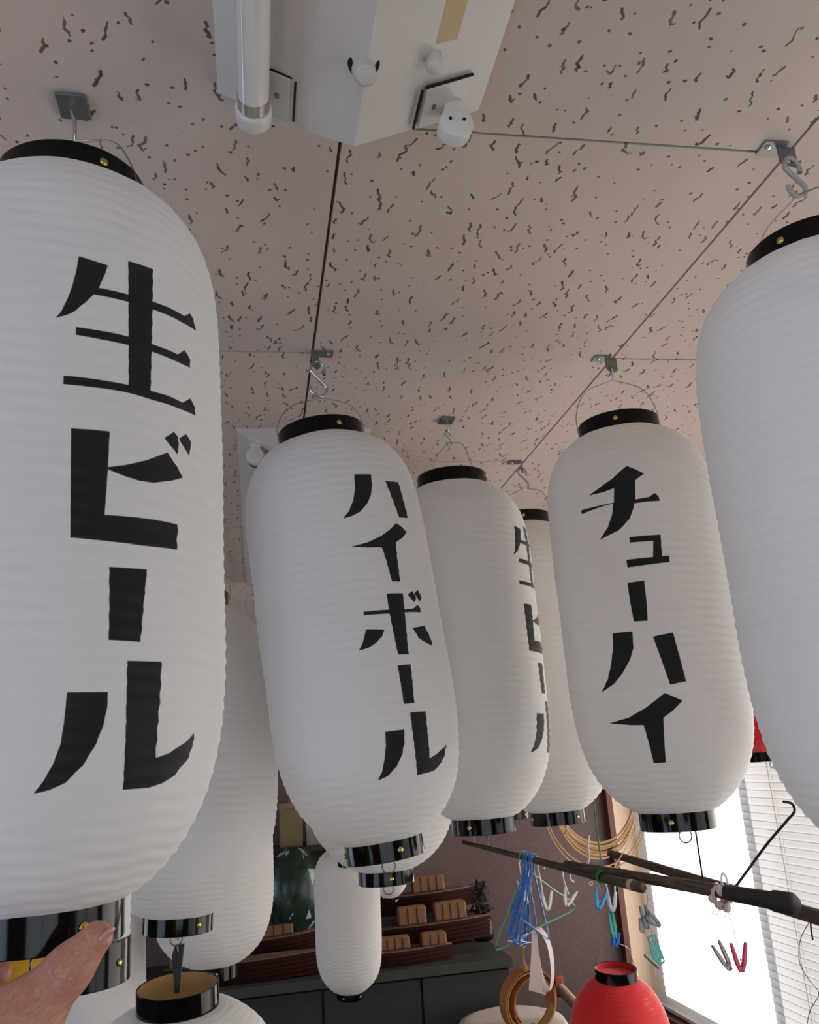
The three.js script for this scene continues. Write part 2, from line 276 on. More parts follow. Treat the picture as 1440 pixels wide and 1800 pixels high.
const paperNoise = canvasTexture(512, 512, (g, w) => {
  g.fillStyle = '#808080'; g.fillRect(0, 0, w, w);
  for (let i = 0; i < 900; i++) { g.strokeStyle = rnd() < 0.5 ? 'rgba(255,255,255,0.10)' : 'rgba(0,0,0,0.10)'; g.lineWidth = rr(1, 4); const x = rnd() * w, y = rnd() * w, l = rr(10, 70); g.beginPath(); g.moveTo(x, y); g.lineTo(x + l, y + rr(-4, 4)); g.stroke(); }
}, false);
paperNoise.repeat.set(3, 2);
function letterTexture(polys, L, rise = 0) {                             // flat print on the wrapped paper; x is arc length at the waist, y height from the middle
  return canvasTexture(2048, 1400, (g, w, h) => {
    g.fillStyle = '#f3f1ee'; g.fillRect(0, 0, w, h);
    const sx = w / (2 * Math.PI * 0.119), half = L / 2 - 0.010, sy = h / (2 * half);
    g.fillStyle = '#070605';
    for (const p of polys) { g.beginPath(); for (let i = 0; i < p.length; i += 2) g[i ? 'lineTo' : 'moveTo'](w / 2 + p[i] / 1000 * sx, h / 2 - (p[i + 1] / 1000 + rise) * sy); g.closePath(); g.fill(); }
  });
}
const ringMat = phys('#060505', 0.11, { specularIntensity: 0.5 });
const pullWire = std('#6f675e', 0.3, { metalness: 1 });
const brass = std('#c9b26a', 0.25, { metalness: 1 }), steelWire = std('#a9a6a2', 0.3, { metalness: 1 });
const paperOf = (color, o = {}) => phys(color, 0.9, { transmission: 0.3, thickness: 0, clearcoat: 0.12, clearcoatRoughness: 0.3, bumpMap: paperNoise, bumpScale: 0.0003, ...o });
const whitePaper = paperOf('#f3f1ee'), redPaper = paperOf('#d8141c', { transmission: 0.4 }), yellowPaper = paperOf('#e0b010');
const bodies = {};
function bodyGeometry(R, rt, rb, L, ribPitch, pt, pb) {
  const key = [R, rt, rb, L.toFixed(3), ribPitch, pt, pb].join();
  if (bodies[key]) return bodies[key];
  const half = L / 2 - 0.010, f = (t) => (t > 0 ? rt + (R - rt) * Math.max(0, 1 - t ** pt) ** (1 / 1.35) : rb + (R - rb) * Math.max(0, 1 - (-t) ** pb) ** (1 / 1.3));
  const dense = []; let arc = 0;
  for (let i = 0; i <= 3000; i++) { const t = Math.sin((i / 3000 - 0.5) * Math.PI), p = [f(t), L / 2 + t * half, t]; if (i) arc += Math.hypot(p[0] - dense[i - 1][0], p[1] - dense[i - 1][1]); p.push(arc); dense.push(p); }
  const ribs = Math.round(arc / ribPitch), per = 4, rows = ribs * per, seg = 112, pos = [], uv = [], idx = [];
  let j = 0;
  for (let k = 0; k <= rows; k++) {
    const want = arc * k / rows; while (j < 2999 && dense[j + 1][3] < want) j++;
    const a = dense[j], b = dense[Math.min(j + 1, 3000)], m = (want - a[3]) / Math.max(1e-9, b[3] - a[3]);
    const r = a[0] + (b[0] - a[0]) * m, y = a[1] + (b[1] - a[1]) * m, d = Math.hypot(b[0] - a[0], b[1] - a[1]) || 1, nx = (b[1] - a[1]) / d, ny = -(b[0] - a[0]) / d;
    const sag = -ribPitch * (0.050 + 0.036 * (1 - k / rows)) * Math.sin(Math.PI * (k % per) / per) ** 0.8, edge = Math.min(1, Math.min(k, rows - k) / 3);
    for (let s = 0; s <= seg; s++) {
      const th = -Math.PI / 2 - 2 * Math.PI * s / seg;                   // u grows to the right as seen from outside
      const seam = [0.13, 0.38, 0.63, 0.88].some((q) => Math.abs(s / seg - q) < 0.007) ? 0.00035 : 0;
      const wob = (sag * (1 + 0.35 * Math.sin(s * 0.7 + k * 1.7)) + 0.00035 * Math.sin(s * 0.31 + k * 0.11) + seam) * edge;
      const rad = r + nx * wob; pos.push(rad * Math.cos(th), y + ny * wob, rad * Math.sin(th)); uv.push(s / seg, (y - 0.010) / (2 * half));
    }
  }
  for (let k = 0; k < rows; k++) for (let s = 0; s < seg; s++) { const a = k * (seg + 1) + s, b = a + seg + 1; idx.push(a, a + 1, b, a + 1, b + 1, b); }
  const g = new THREE.BufferGeometry(); g.setAttribute('position', new THREE.Float32BufferAttribute(pos, 3)); g.setAttribute('uv', new THREE.Float32BufferAttribute(uv, 2)); g.setIndex(idx); g.computeVertexNormals();
  const n = g.attributes.normal; for (let k = 0; k <= rows; k++) { const a = k * (seg + 1), b = a + seg, v = V(n.getX(a) + n.getX(b), n.getY(a) + n.getY(b), n.getZ(a) + n.getZ(b)).normalize(); n.setXYZ(a, v.x, v.y, v.z); n.setXYZ(b, v.x, v.y, v.z); }
  return (bodies[key] = g);
}
const ringGeo = (r, h, t = 0.0028) => new THREE.LatheGeometry([[r - t, -h / 2], [r - 0.0006, -h / 2], [r, -h / 2 + 0.0008], [r, h / 2 - 0.0008], [r - 0.0006, h / 2], [r - t, h / 2], [r - t, -h / 2]].map(([x, y]) => new THREE.Vector2(x, y)), 72);
const linerGeo = (r, h) => new THREE.CylinderGeometry(r, r, h, 64, 1, true);
const rivetGeo = new THREE.SphereGeometry(0.0036, 14, 10).scale(1, 1, 0.55);
const deg = Math.PI / 180;
// o: T, B ring centres; hook: point the wire hangs from; turn: degrees about the axis; rt/rb ring radii; ht/hb ring heights
function lantern(label, o) {
  const T = vec(o.T), B = vec(o.B), axis = T.clone().sub(B), L = axis.length(); axis.normalize();
  const { R = 0.119, rt = 0.058, rb = 0.047, ht = 0.024, hb = 0.023, paper = whitePaper, rib = 0.0113, pt = 7, pb = 5 } = o;
  const g = thing('paper_lantern', label, 'lantern', o.B, o.group);
  g.quaternion.setFromUnitVectors(V(0, 1, 0), axis);
  const body = part('body', bodyGeometry(R, rt - 0.001, rb - 0.001, L, rib, pt, pb), paper, g); body.rotation.y = -(o.turn ?? 0) * deg;
  const ring = (name, r, h, y, rivets) => {
    const m = part(name, ringGeo(r + 0.0012, h), ringMat, g); m.position.y = y;
    if (o.liner) part('lining', linerGeo(r - 0.0020, h - 0.001), o.liner, m);
    for (const a of rivets) { const q = part('rivet', rivetGeo, brass, m); q.position.set((r + 0.0016) * Math.cos(a * deg), 0, (r + 0.0016) * Math.sin(a * deg)); q.rotation.y = Math.PI / 2 - a * deg; }
    return m;
  };
  ring('top_ring', rt, ht, L, o.rt_rivets ?? [60, 240]);
  ring('bottom_ring', rb, hb, 0, o.rb_rivets ?? [60, 240]);
  if (o.cover) part('inner_cover', new THREE.CylinderGeometry(rt - 0.003, rt - 0.003, 0.001, 48).translate(0, L - ht * 0.1, 0), o.cover, g);
  if (o.hook) {
    const a = (o.bail ?? 0) * deg, e = V(Math.cos(a), 0, Math.sin(a)), r = rt + 0.003, w = o.bailWide ?? 1;
    g.updateMatrixWorld(); const hl = g.worldToLocal(vec(o.hook).clone()), up = hl.y - L;
    const P = (s, y) => V(e.x * r * s, L + y, e.z * r * s).add(V(hl.x, 0, hl.z).multiplyScalar(Math.max(0, y / up) ** 1.5));
    part('wire_handle', tube([P(-1, 0.001), P(-1.0 * w, up * 0.35), P(-0.72 * w, up * 0.78), P(-0.10, up * 0.97), V(hl.x, hl.y, hl.z), P(0.10, up * 0.97), P(0.72 * w, up * 0.78), P(w, up * 0.35), P(1, 0.001)], 0.0007, 48, 6), steelWire, g);
  }
  if (o.pull !== false) {
    const p = part('pull_ring', new THREE.TorusGeometry(0.0085, 0.0009, 8, 28), pullWire, g); p.position.set(0, -hb / 2 - 0.0075, rb * 0.35); p.rotation.y = (o.pullTurn ?? 15) * deg;
    part('pull_ring_eye', tube([[-rb + 0.002, -hb / 2 + 0.004, rb * 0.35 * 0], [0, -hb / 2 + 0.0005, rb * 0.35], [rb - 0.002, -hb / 2 + 0.004, 0]], 0.0007, 16, 6), steelWire, g);
  }
  return g;
}
const T1 = [-0.145, 2.222, -0.648], T2 = [0.096, 2.188, -1.107], T3 = [0.335, 2.201, -1.346], T4 = [0.52, 2.19, -1.563], T5 = [0.536, 2.199, -1.105], T6 = [0.534, 2.187, -0.638];
const lettered = (k, L, rise) => paperOf('#ffffff', { map: letterTexture(LETTERING[k], L, rise) });
lantern('long white paper lantern lettered 生ビール, its black lower ring touched by the thumb', { T: T1, B: [-0.137, 1.665, -0.648], paper: lettered('draft_beer', 0.557), rt_rivets: [56, 236], rb_rivets: [52, 232], hook: [-0.146, 2.281, -0.648], bail: 25, bailWide: 0.9, hb: 0.026, pullTurn: 60 });
lantern('long white paper lantern lettered ハイボール, hanging tilted from an S-hook', { T: T2, B: [0.152, 1.652, -1.107], paper: lettered('highball', 0.539), rt_rivets: [71, 251], rb_rivets: [75, 178], hook: [0.097, 2.251, -1.107], bail: -8 });
lantern('long white paper lantern lettered 生ビール, the lettering turned toward the edge', { T: T3, B: [0.339, 1.652, -1.346], paper: lettered('draft_beer', 0.549, 0.022), turn: -24, rt_rivets: [20, 200], rb_rivets: [130, 310], hook: [0.336, 2.277, -1.346], bail: 62, bailWide: 0.8, pullTurn: 70 });
lantern('plain white long lantern hanging between the draft beer and chuhai lanterns', { T: T4, B: [0.532, 1.639, -1.563], rt_rivets: [100, 280], rb_rivets: [62, 175], hook: [0.533, 2.262, -1.563], bail: 40 });
lantern('long white paper lantern lettered チューハイ', { T: T5, B: [0.538, 1.656, -1.105], paper: lettered('chuhai', 0.543), rt_rivets: [118, 298], rb_rivets: [125, 305], hook: [0.538, 2.283, -1.105], bail: 8, pullTurn: 0 });
lantern('big plain white lantern hanging from the translucent S-hook', { T: T6, B: [0.534, 1.635, -0.638], R: 0.127, rt_rivets: [152, 332], hook: [0.536, 2.262, -0.638], bail: 70 });
const hang = (x, y, z, name) => { const c = single('hanging_cord', rod([x, y, z], [x, CEIL, z], 0.0009, 0.0009, 6), steelWire, name, 'cord'); return [x, y, z]; };
lantern('plump plain lantern half hidden behind the draft beer lantern, another hooked below', { T: [-0.100, 2.026, -1.405], B: [-0.117, 1.55, -1.409], R: 0.143, rb: 0.049, hb: 0.026, pt: 4, pb: 4, rb_rivets: [50, 230], hook: hang(-0.100, 2.09, -1.405, 'thin steel cord above the plump plain lantern'), bail: 0, pullTurn: 10 });
lantern('plain white lantern low behind the plump one, only its base showing', { T: [-0.095, 1.87, -2.0], B: [-0.095, 1.368, -2.0], R: 0.128, hb: 0.03, rb_rivets: [80, 260], hook: hang(-0.095, 1.94, -2.0, 'thin steel cord above the low plain lantern'), pull: false, bail: 0 });
lantern('round plain lantern behind the highball lantern, its base showing underneath', { T: [0.213, 2.02, -1.575], B: [0.217, 1.566, -1.573], R: 0.134, pt: 4, pb: 4, rb_rivets: [88, 268], hook: hang(0.213, 2.09, -1.575, 'thin steel cord above the round plain lantern'), bail: 0, pullTurn: 5 });
lantern('slim small white lantern hanging low before the dark cabinet', { T: [0.2452, 1.5366, -2.5846], B: [0.2471, 1.1459, -2.6585], R: 0.0930, rt: 0.045, rb: 0.037, hb: 0.017, ht: 0.018, rib: 0.0105, rb_rivets: [125, 50], hook: hang(...[0.2439, 1.5933, -2.5785], 'thin steel cord above the slim small lantern'), pull: false, bail: 0 });
lantern('white lantern behind the round one, just its black lower ring peeking out', { T: [0.231, 2.08, -2.141], B: [0.231, 1.54, -2.141], hook: hang(0.231, 2.15, -2.141, 'thin steel cord above the hidden white lantern'), pull: false, bail: 0 });
lantern('little white lantern base under the round lantern, beside the stacked moulds', { T: [0.3921, 1.5890, -2.7530], B: [0.3938, 1.3574, -2.8006], R: 0.062, rt: 0.03, rb: 0.026, ht: 0.012, hb: 0.006, rib: 0.008, pt: 3, pb: 3, hook: hang(...[0.3926, 1.6305, -2.7511], 'thin steel cord above the little white lantern'), pull: false, bail: 0 });
lantern('red lantern nearly hidden behind the white ones above the bare pole', { T: [0.70, 2.09, -2.46], B: [0.7008, 1.5915, -2.4595], paper: redPaper, rb_rivets: [50, 230], hook: hang(0.70, 2.16, -2.46, 'thin steel cord above the hidden red lantern'), pull: false, bail: 0 });
lantern('red lantern glimpsed between the chuhai lantern and the big plain one', { T: [1.175, 2.06, -1.908], B: [1.1788, 1.7090, -1.9083], R: 0.118, paper: redPaper, rb_rivets: [110, 290], hook: hang(1.175, 2.13, -1.908, 'thin steel cord above the glimpsed red lantern'), pullTurn: 0, bail: 0 });
lantern('round red lantern hanging from the blue clothespin by the window', { T: [0.7592, 1.2831, -1.9568], B: [0.7540, 1.0084, -1.9868], R: 0.108, rt: 0.0445, rb: 0.04, ht: 0.022, paper: redPaper, liner: paperOf('#c81820'), cover: paperOf('#d0202a'), pt: 2.4, pb: 2.4, rib: 0.009, rt_rivets: [35, 215], hook: [0.7631, 1.3448, -1.9482], bail: 0, bailWide: 0.85 });
lantern('plain white lantern hooked under the plump one, tall black top ring open', { T: [-0.1177, 1.4433, -1.4300], B: [-0.1139, 1.1093, -1.4653], R: 0.143, rt: 0.0575, ht: 0.040, pt: 4, pb: 4, liner: std('#b08a58', 0.7), rt_rivets: [], pull: false });
lantern('white lantern directly behind the thumb, wide black lower ring', { T: [-0.186, 2.10, -0.987], B: [-0.1860, 1.5823, -0.9877], R: 0.0572, rt: 0.052, rb: 0.0565, pt: 14, pb: 20, hb: 0.040, rb_rivets: [28, 208], hook: hang(-0.186, 2.18, -0.987, 'thin steel cord above the lantern behind the thumb'), pull: false, bail: 0 });
lantern('white lantern farther behind the hand, standing out below the wide black ring', { T: [-0.3620, 1.6349, -2.0351], B: [-0.3448, 1.0945, -2.0659], hook: hang(...[-0.3633, 1.6751, -2.0340], 'thin steel cord above the lantern behind the hand'), pull: false, bail: 0 });
lantern('yellow paper lantern below the draft beer lantern, behind the hand', { T: [-0.2267, 1.6418, -0.8505], B: [-0.2238, 1.4253, -0.8827], R: 0.060, rt: 0.034, rb: 0.03, ht: 0.014, hb: 0.014, rib: 0.007, paper: yellowPaper, hook: hang(...[-0.2273, 1.6715, -0.8470], 'thin steel cord above the yellow lantern'), pull: false, bail: 0 });

// ------------------------------------------------------------------ ceiling hooks
function sHook(label, top, height, turn, r, mat = chrome) {
  const g = thing('s_hook', label, 'hook', top), h = height / 4;
  const pts = [];
  for (let a = -25; a <= 190; a += 21.5) pts.push([Math.cos(a * deg) * h * 0.8, -h + Math.sin(a * deg) * h, 0]);
  for (let a = 8; a >= -200; a -= 20.8) pts.push([Math.cos(a * deg) * h * 0.95, -3 * h + Math.sin(a * deg) * h, 0]);
  part('hook_wire', tube(pts, r, 60, 10), mat, g); g.rotation.y = turn * deg; return g;
}
function plateHook(label, x, z, drop) {
  const g = thing('plate_hook', label, 'hook', [x, CEIL, z], 'square hook plates on the ceiling');
  part('plate', merge([rbox(0.026, 0.004, 0.028, 0.001, 0, -0.002, 0), rbox(0.023, 0.0025, 0.003, 0.0008, -0.001, -0.0032, 0.0147)]), zinc, g);
  part('hook_wire', tube([[0, -0.002, 0.004], [0, -0.012, 0.004], [0.002, -drop * 0.45, 0.003], [0.0025, -drop * 0.8, 0.001], [0.001, -drop, -0.004], [0.0, -drop * 0.85, -0.009], [0, -drop * 0.7, -0.009]], 0.0017, 30, 8), chrome, g);
}
plateHook('square zinc hook plate above the draft beer lantern at the left', -0.148, -0.648, 0.040);
plateHook('square zinc hook plate above the draft beer lantern turned aside', 0.335, -1.346, 0.022);
sHook('small wire S-hook under the square plate of the turned lantern', [0.336, CEIL - 0.0185, -1.350], 0.026, 25, 0.0011);
function bracketHook(label, x, z, side, flip) {                          // angle clip: one leaf on the ceiling, one hanging
  const g = thing('bracket_hook', label, 'bracket', [x, CEIL, z], 'angle clips at the ceiling joints');
  part('ceiling_leaf', rbox(0.026, 0.0022, 0.020, 0.0008, side * 0.014, -0.0012, 0), zinc, g);
  const s = new THREE.Shape(); s.moveTo(-0.011, 0); s.lineTo(0.011, 0); s.lineTo(0.011, -0.019); s.lineTo(0.006, -0.024); s.lineTo(-0.006, -0.024); s.lineTo(-0.011, -0.019); s.closePath();
  const hole = new THREE.Path(); hole.absarc(0, -0.017, 0.0032, 0, Math.PI * 2); s.holes.push(hole);
  part('hanging_leaf', new THREE.ExtrudeGeometry(s, { depth: 0.0022, bevelEnabled: false }).rotateY(flip * deg), zinc, g);
  part('screw', new THREE.SphereGeometry(0.0034, 12, 8).scale(1, 0.5, 1).translate(side * 0.020, -0.0028, 0.002), chrome, g);
}
bracketHook('angle clip at the joint above the highball lantern', 0.090, -1.105, 1, 62);
bracketHook('angle clip at the joint above the chuhai lantern', 0.538, -1.104, -1, 20);
bracketHook('angle clip at the joint above the plain lantern between the lettered ones', 0.536, -1.562, -1, 62);
bracketHook('angle clip at the joint above the big plain lantern', 0.534, -0.642, -1, 10);
sHook('shiny S-hook carrying the highball lantern', [0.094, CEIL - 0.014, -1.104], 0.054, 20, 0.0021);
sHook('slim ring hook carrying the chuhai lantern', [0.538, CEIL - 0.014, -1.103], 0.023, 60, 0.0013);
sHook('shiny S-hook carrying the plain lantern between the lettered ones', [0.536, CEIL - 0.013, -1.560], 0.046, 10, 0.0021);
sHook('cloudy translucent S-hook carrying the big plain lantern', [0.536, CEIL - 0.014, -0.640], 0.045, 8, 0.0026, phys('#b7b2ac', 0.35, { transmission: 0.25, thickness: 0, clearcoat: 0.6 }));
// ------------------------------------------------------------------ hand
{
  const J = { tip: [[-0.0938, 1.6643, -0.5741], 0.0092], ip: [[-0.1101, 1.6476, -0.5759], 0.0112], mcp: [[-0.1321, 1.6254, -0.5762], 0.0165], cmc: [[-0.1528, 1.5982, -0.5734], 0.024], wr: [[-0.1689, 1.5602, -0.5666], 0.026], wr2: [[-0.2009, 1.5625, -0.5933], 0.023],
    arm: [[-0.1764, 1.4195, -0.5570], 0.034], arm2: [[-0.2065, 1.4014, -0.6000], 0.03],
    k1: [[-0.1887, 1.6166, -0.6278], 0.0125], k2: [[-0.2173, 1.6150, -0.6603], 0.0125], k3: [[-0.2436, 1.6073, -0.6836], 0.0120], k4: [[-0.2650, 1.5932, -0.7025], 0.0110],
    a1: [[-0.1855, 1.6400, -0.6468], 0.0098], b1: [[-0.1742, 1.6428, -0.6470], 0.0088], c1: [[-0.1625, 1.6403, -0.6370], 0.0078],
    a2: [[-0.2231, 1.6429, -0.6903], 0.0098], b2: [[-0.2093, 1.6511, -0.6958], 0.0088], c2: [[-0.1961, 1.6482, -0.6888], 0.0078],
    a3: [[-0.2584, 1.6353, -0.7205], 0.0094], b3: [[-0.2465, 1.6451, -0.7259], 0.0084], c3: [[-0.2318, 1.6420, -0.7187], 0.0074],
    a4: [[-0.2803, 1.6214, -0.7289], 0.0084], b4: [[-0.2716, 1.6313, -0.7349], 0.0074], c4: [[-0.2590, 1.6300, -0.7276], 0.0066] };
  const bones = [['tip', 'ip'], ['ip', 'mcp'], ['mcp', 'cmc'], ['cmc', 'wr'], ['cmc', 'k1'], ['mcp', 'k1'], ['wr', 'k2'], ['wr2', 'k3'], ['wr2', 'k4'], ['wr', 'wr2'], ['k1', 'k2'], ['k2', 'k3'], ['k3', 'k4'], ['cmc', 'k3'], ['wr', 'arm'], ['wr2', 'arm2'], ['arm', 'arm2'],
    ['k1', 'a1'], ['a1', 'b1'], ['b1', 'c1'], ['k2', 'a2'], ['a2', 'b2'], ['b2', 'c2'], ['k3', 'a3'], ['a3', 'b3'], ['b3', 'c3'], ['k4', 'a4'], ['a4', 'b4'], ['b4', 'c4']];
  const fingers = new Set(bones.slice(17).map((b) => b.join()));
  const cap = (p, [a, ra], [b, rb]) => { const dx = b[0] - a[0], dy = b[1] - a[1], dz = b[2] - a[2], ex = p[0] - a[0], ey = p[1] - a[1], ez = p[2] - a[2]; const t = Math.min(1, Math.max(0, (ex * dx + ey * dy + ez * dz) / (dx * dx + dy * dy + dz * dz))); return Math.hypot(ex - dx * t, ey - dy * t, ez - dz * t) - (ra + (rb - ra) * t); };
  const smin = (a, b, k) => { const h = Math.max(k - Math.abs(a - b), 0) / k; return Math.min(a, b) - h * h * k / 4; };
  const surf = (lo, hi, n, keep) => {                                     // mesh the joined distances in a cube
    const c = mid(lo, hi), s = Math.max(...lo.map((v, i) => hi[i] - v)) / 2, mc = new MarchingCubes(n, std('#fff'), false, false, 200000); mc.isolation = 0;
    const body = new Float32Array(n * n * n).fill(0.05), fing = new Float32Array(n * n * n).fill(0.05), at = (v, k) => c[k] + (v - n / 2) / (n / 2) * s, cell = (v, k) => (v - c[k]) / s * (n / 2) + n / 2;
    for (const b of bones) {
      const A = J[b[0]], B = J[b[1]], isF = fingers.has(b.join()), f = isF ? fing : body, r = Math.max(A[1], B[1]) + 0.018;
      const r0 = [0, 1, 2].map((k) => Math.max(0, Math.floor(cell(Math.min(A[0][k], B[0][k]) - r, k)))), r1 = [0, 1, 2].map((k) => Math.min(n - 1, Math.ceil(cell(Math.max(A[0][k], B[0][k]) + r, k))));
      for (let z = r0[2]; z <= r1[2]; z++) for (let y = r0[1]; y <= r1[1]; y++) for (let x = r0[0]; x <= r1[0]; x++) { const i = x + y * n + z * n * n; f[i] = smin(f[i], cap([at(x, 0), at(y, 1), at(z, 2)], A, B), isF ? 0.0012 : 0.014); }
    }
    for (let i = 0; i < n * n * n; i++) mc.field[i] = -smin(body[i], fing[i], 0.006);
    mc.update();
    const g = new THREE.BufferGeometry(), cnt = mc.count, P = mc.positionArray.slice(0, cnt * 3), N = mc.normalArray.slice(0, cnt * 3);
    for (let i = 0; i < cnt; i++) for (let k = 0; k < 3; k++) P[i * 3 + k] = c[k] + P[i * 3 + k] * s;
    g.setAttribute('position', new THREE.BufferAttribute(P, 3)); g.setAttribute('normal', new THREE.BufferAttribute(N, 3)); return g;
  };
  let lo = [9, 9, 9], hi = [-9, -9, -9]; for (const k of Object.keys(J)) { const [p, r] = J[k]; for (let i = 0; i < 3; i++) { lo[i] = Math.min(lo[i], p[i] - r - 0.006); hi[i] = Math.max(hi[i], p[i] + r + 0.006); } }
  const g = surf(lo, hi, 132);
  const m = mergeVertices(g.deleteAttribute('normal'), 1e-5); m.computeVertexNormals();
  const p = m.attributes.position, uv = new Float32Array(p.count * 2); for (let i = 0; i < p.count; i++) { uv[i * 2] = (p.getX(i) + p.getZ(i)) / 0.06; uv[i * 2 + 1] = (p.getY(i) + p.getZ(i) * 0.5) / 0.06; } m.setAttribute('uv', new THREE.BufferAttribute(uv, 2));
  const skinTex = canvasTexture(512, 512, (c, w) => { c.fillStyle = '#b8806c'; c.fillRect(0, 0, w, w); for (let i = 0; i < 5000; i++) { c.fillStyle = ['rgba(170,80,70,0.08)', 'rgba(240,200,170,0.08)', 'rgba(130,70,55,0.06)'][i % 3]; c.beginPath(); c.arc(rnd() * w, rnd() * w, rr(1, 9), 0, 7); c.fill(); } });
  const hand = single('person', m, phys('#ffffff', 0.5, { map: skinTex, bumpMap: skinTex, bumpScale: 0.0002 }), 'bare hand reaching in, thumb pressed against the lower ring of the lantern', 'person');
  const nail = part('thumbnail', new THREE.SphereGeometry(1, 20, 14).scale(0.0022, 0.0066, 0.0050), phys('#c98a80', 0.3, { clearcoat: 0.6 }), hand);
  nail.position.set(...[-0.0879, 1.6655, -0.5689]); nail.rotation.set(0, -0.35, -0.85);
}

// ------------------------------------------------------------------ poles and what hangs on them
const bark = std('#ffffff', 0.75, { map: canvasTexture(64, 512, (g, w, h) => { g.fillStyle = '#4a3c33'; g.fillRect(0, 0, w, h); for (let i = 0; i < 500; i++) { g.fillStyle = rnd() < 0.5 ? 'rgba(20,12,8,0.25)' : 'rgba(150,120,95,0.14)'; g.fillRect(rnd() * w, rnd() * h, rr(1, 5), rr(4, 40)); } }) });
const blackRope = std('#17130f', 0.85), whitePlastic = phys('#e6e1da', 0.4, { clearcoat: 0.3 }), clearPlastic = phys('#d9e2e6', 0.8, { transmission: 0.5, thickness: 0, clearcoat: 0.6 });
function pole(label, a, b, r0, r1, cords, cap) {
  const d = vec(b).sub(vec(a)), L = d.length(), g = thing('pole', label, 'pole', a);
  const prof = []; for (let i = 0; i <= 24; i++) { const t = i / 24, node = Math.exp(-((((t * 5.3) % 1 - 0.5) * 22) ** 2)) * 0.0007; prof.push(new THREE.Vector2(r0 + (r1 - r0) * t + node + Math.sin(i * 1.9) * 0.0003, t * L)); }
  prof.unshift(new THREE.Vector2(0, 0)); prof.push(new THREE.Vector2(0, L));
  const q = new THREE.Quaternion().setFromUnitVectors(V(0, 1, 0), d.clone().normalize());
  part('shaft', new THREE.LatheGeometry(prof, 16).applyQuaternion(q), bark, g);
  for (const [t, cr, m, what] of cords) { const p = mid(a, b, t); single('hanging_cord', rod([p[0], p[1] + r0, p[2]], [p[0], CEIL, p[2]], cr, cr, 6), m, what, 'cord'); }
  if (cap) cap(g, L, q);
}
const onPole = (g, geo, q) => geo.applyQuaternion(q);
const P1a = [0.6375, 1.5000, -2.8057], P1b = [0.6984, 1.5000, -1.6195], P2a = [0.6592, 1.5160, -1.9155], P2b = [0.8232, 1.4980, -1.3304], P3a = [0.9556, 1.4740, -2.3965], P3b = [0.8622, 1.4740, -1.2928];
pole('dark bare pole with a pale tape band at its butt end, hangers hooked on it', P1a, P1b, 0.0060, 0.0098, [[0.10, 0.0008, whitePlastic, 'thin white cord holding the far end of the bare pole']], (g, L, q) => {
  part('tape_band', new THREE.CylinderGeometry(0.0103, 0.0103, 0.018, 18, 1, true).translate(0, L - 0.035, 0).applyQuaternion(q), std('#b7a392', 0.7), g);
});
pole('dark pole bound in black tape at its butt, tied to the crossing pole', P2a, P2b, 0.008, 0.0125, [[0.68, 0.0016, blackRope, 'thin black cord from the taped pole up behind the chuhai lantern']], (g, L, q) => {
  part('tape_wrap', new THREE.LatheGeometry([[0.0126, L - 0.14], [0.0132, L - 0.10], [0.0138, L - 0.045], [0.0165, L - 0.04], [0.017, L - 0.006], [0.012, L + 0.002], [0, L + 0.002]].map(([x, y]) => new THREE.Vector2(x, y)), 18).applyQuaternion(q), std('#1b1917', 0.7), g);
});
pole('thin dark pole crossing under the taped one before the blind', P3a, P3b, 0.0092, 0.0125, []);
const onP = (a, b, t, dy = 0) => { const p = mid(a, b, t); p[1] += dy; return p; };
const green = std('#1f7a45', 0.5), blueWire = phys('#2f78c8', 0.35, { clearcoat: 0.5 }), greenWire = phys('#3fa86a', 0.35, { clearcoat: 0.5 });
{ const p = onP(P1a, P1b, 0.86, 0.012); 
  const g = thing('green_cord', 'thin green cord holding up the bare pole', 'cord', p);
  part('cord', rod([0, 0, 0], [0, CEIL - p[1], 0], 0.0014, 0.0014, 6), green, g);
  part('knot', merge([0, 1, 2, 3].map((k) => new THREE.TorusGeometry(0.0130, 0.0016, 6, 20).rotateX(0.15 * (k - 1)).translate(0, -0.010, 0.003 * (k - 1.5)))), green, g); }
single('black_rope', tube([[0.8740, 1.4796, -1.6108], [0.9062, 1.5193, -1.5928], [0.9405, 1.5609, -1.5738], [0.9779, 1.6003, -1.5548], [0.9907, 1.6148, -1.5480], [0.9868, 1.6283, -1.5448], [0.9700, 1.6335, -1.5464]], 0.0026, 40, 8), blackRope, 'stiff black rope with a bent end tied to the crossing poles', 'rope');
single('black_twine', tube([[0.9034, 1.4560, -1.4212], [0.8862, 1.4263, -1.4334], [0.8837, 1.3884, -1.4452], [0.8981, 1.3602, -1.4508], [0.9145, 1.3373, -1.4545], [0.9001, 1.3119, -1.4649], [0.8922, 1.2807, -1.4757]], 0.0006, 40, 6), blackRope, 'wispy black thread dangling from the thin crossing pole', 'thread');
single('black_tie', tube([[0.9026, 1.4596, -1.4203], [0.9032, 1.4415, -1.4256], [0.9057, 1.4231, -1.4306]], 0.0016, 12, 6), blackRope, 'short black tie end under the thin crossing pole', 'tie');
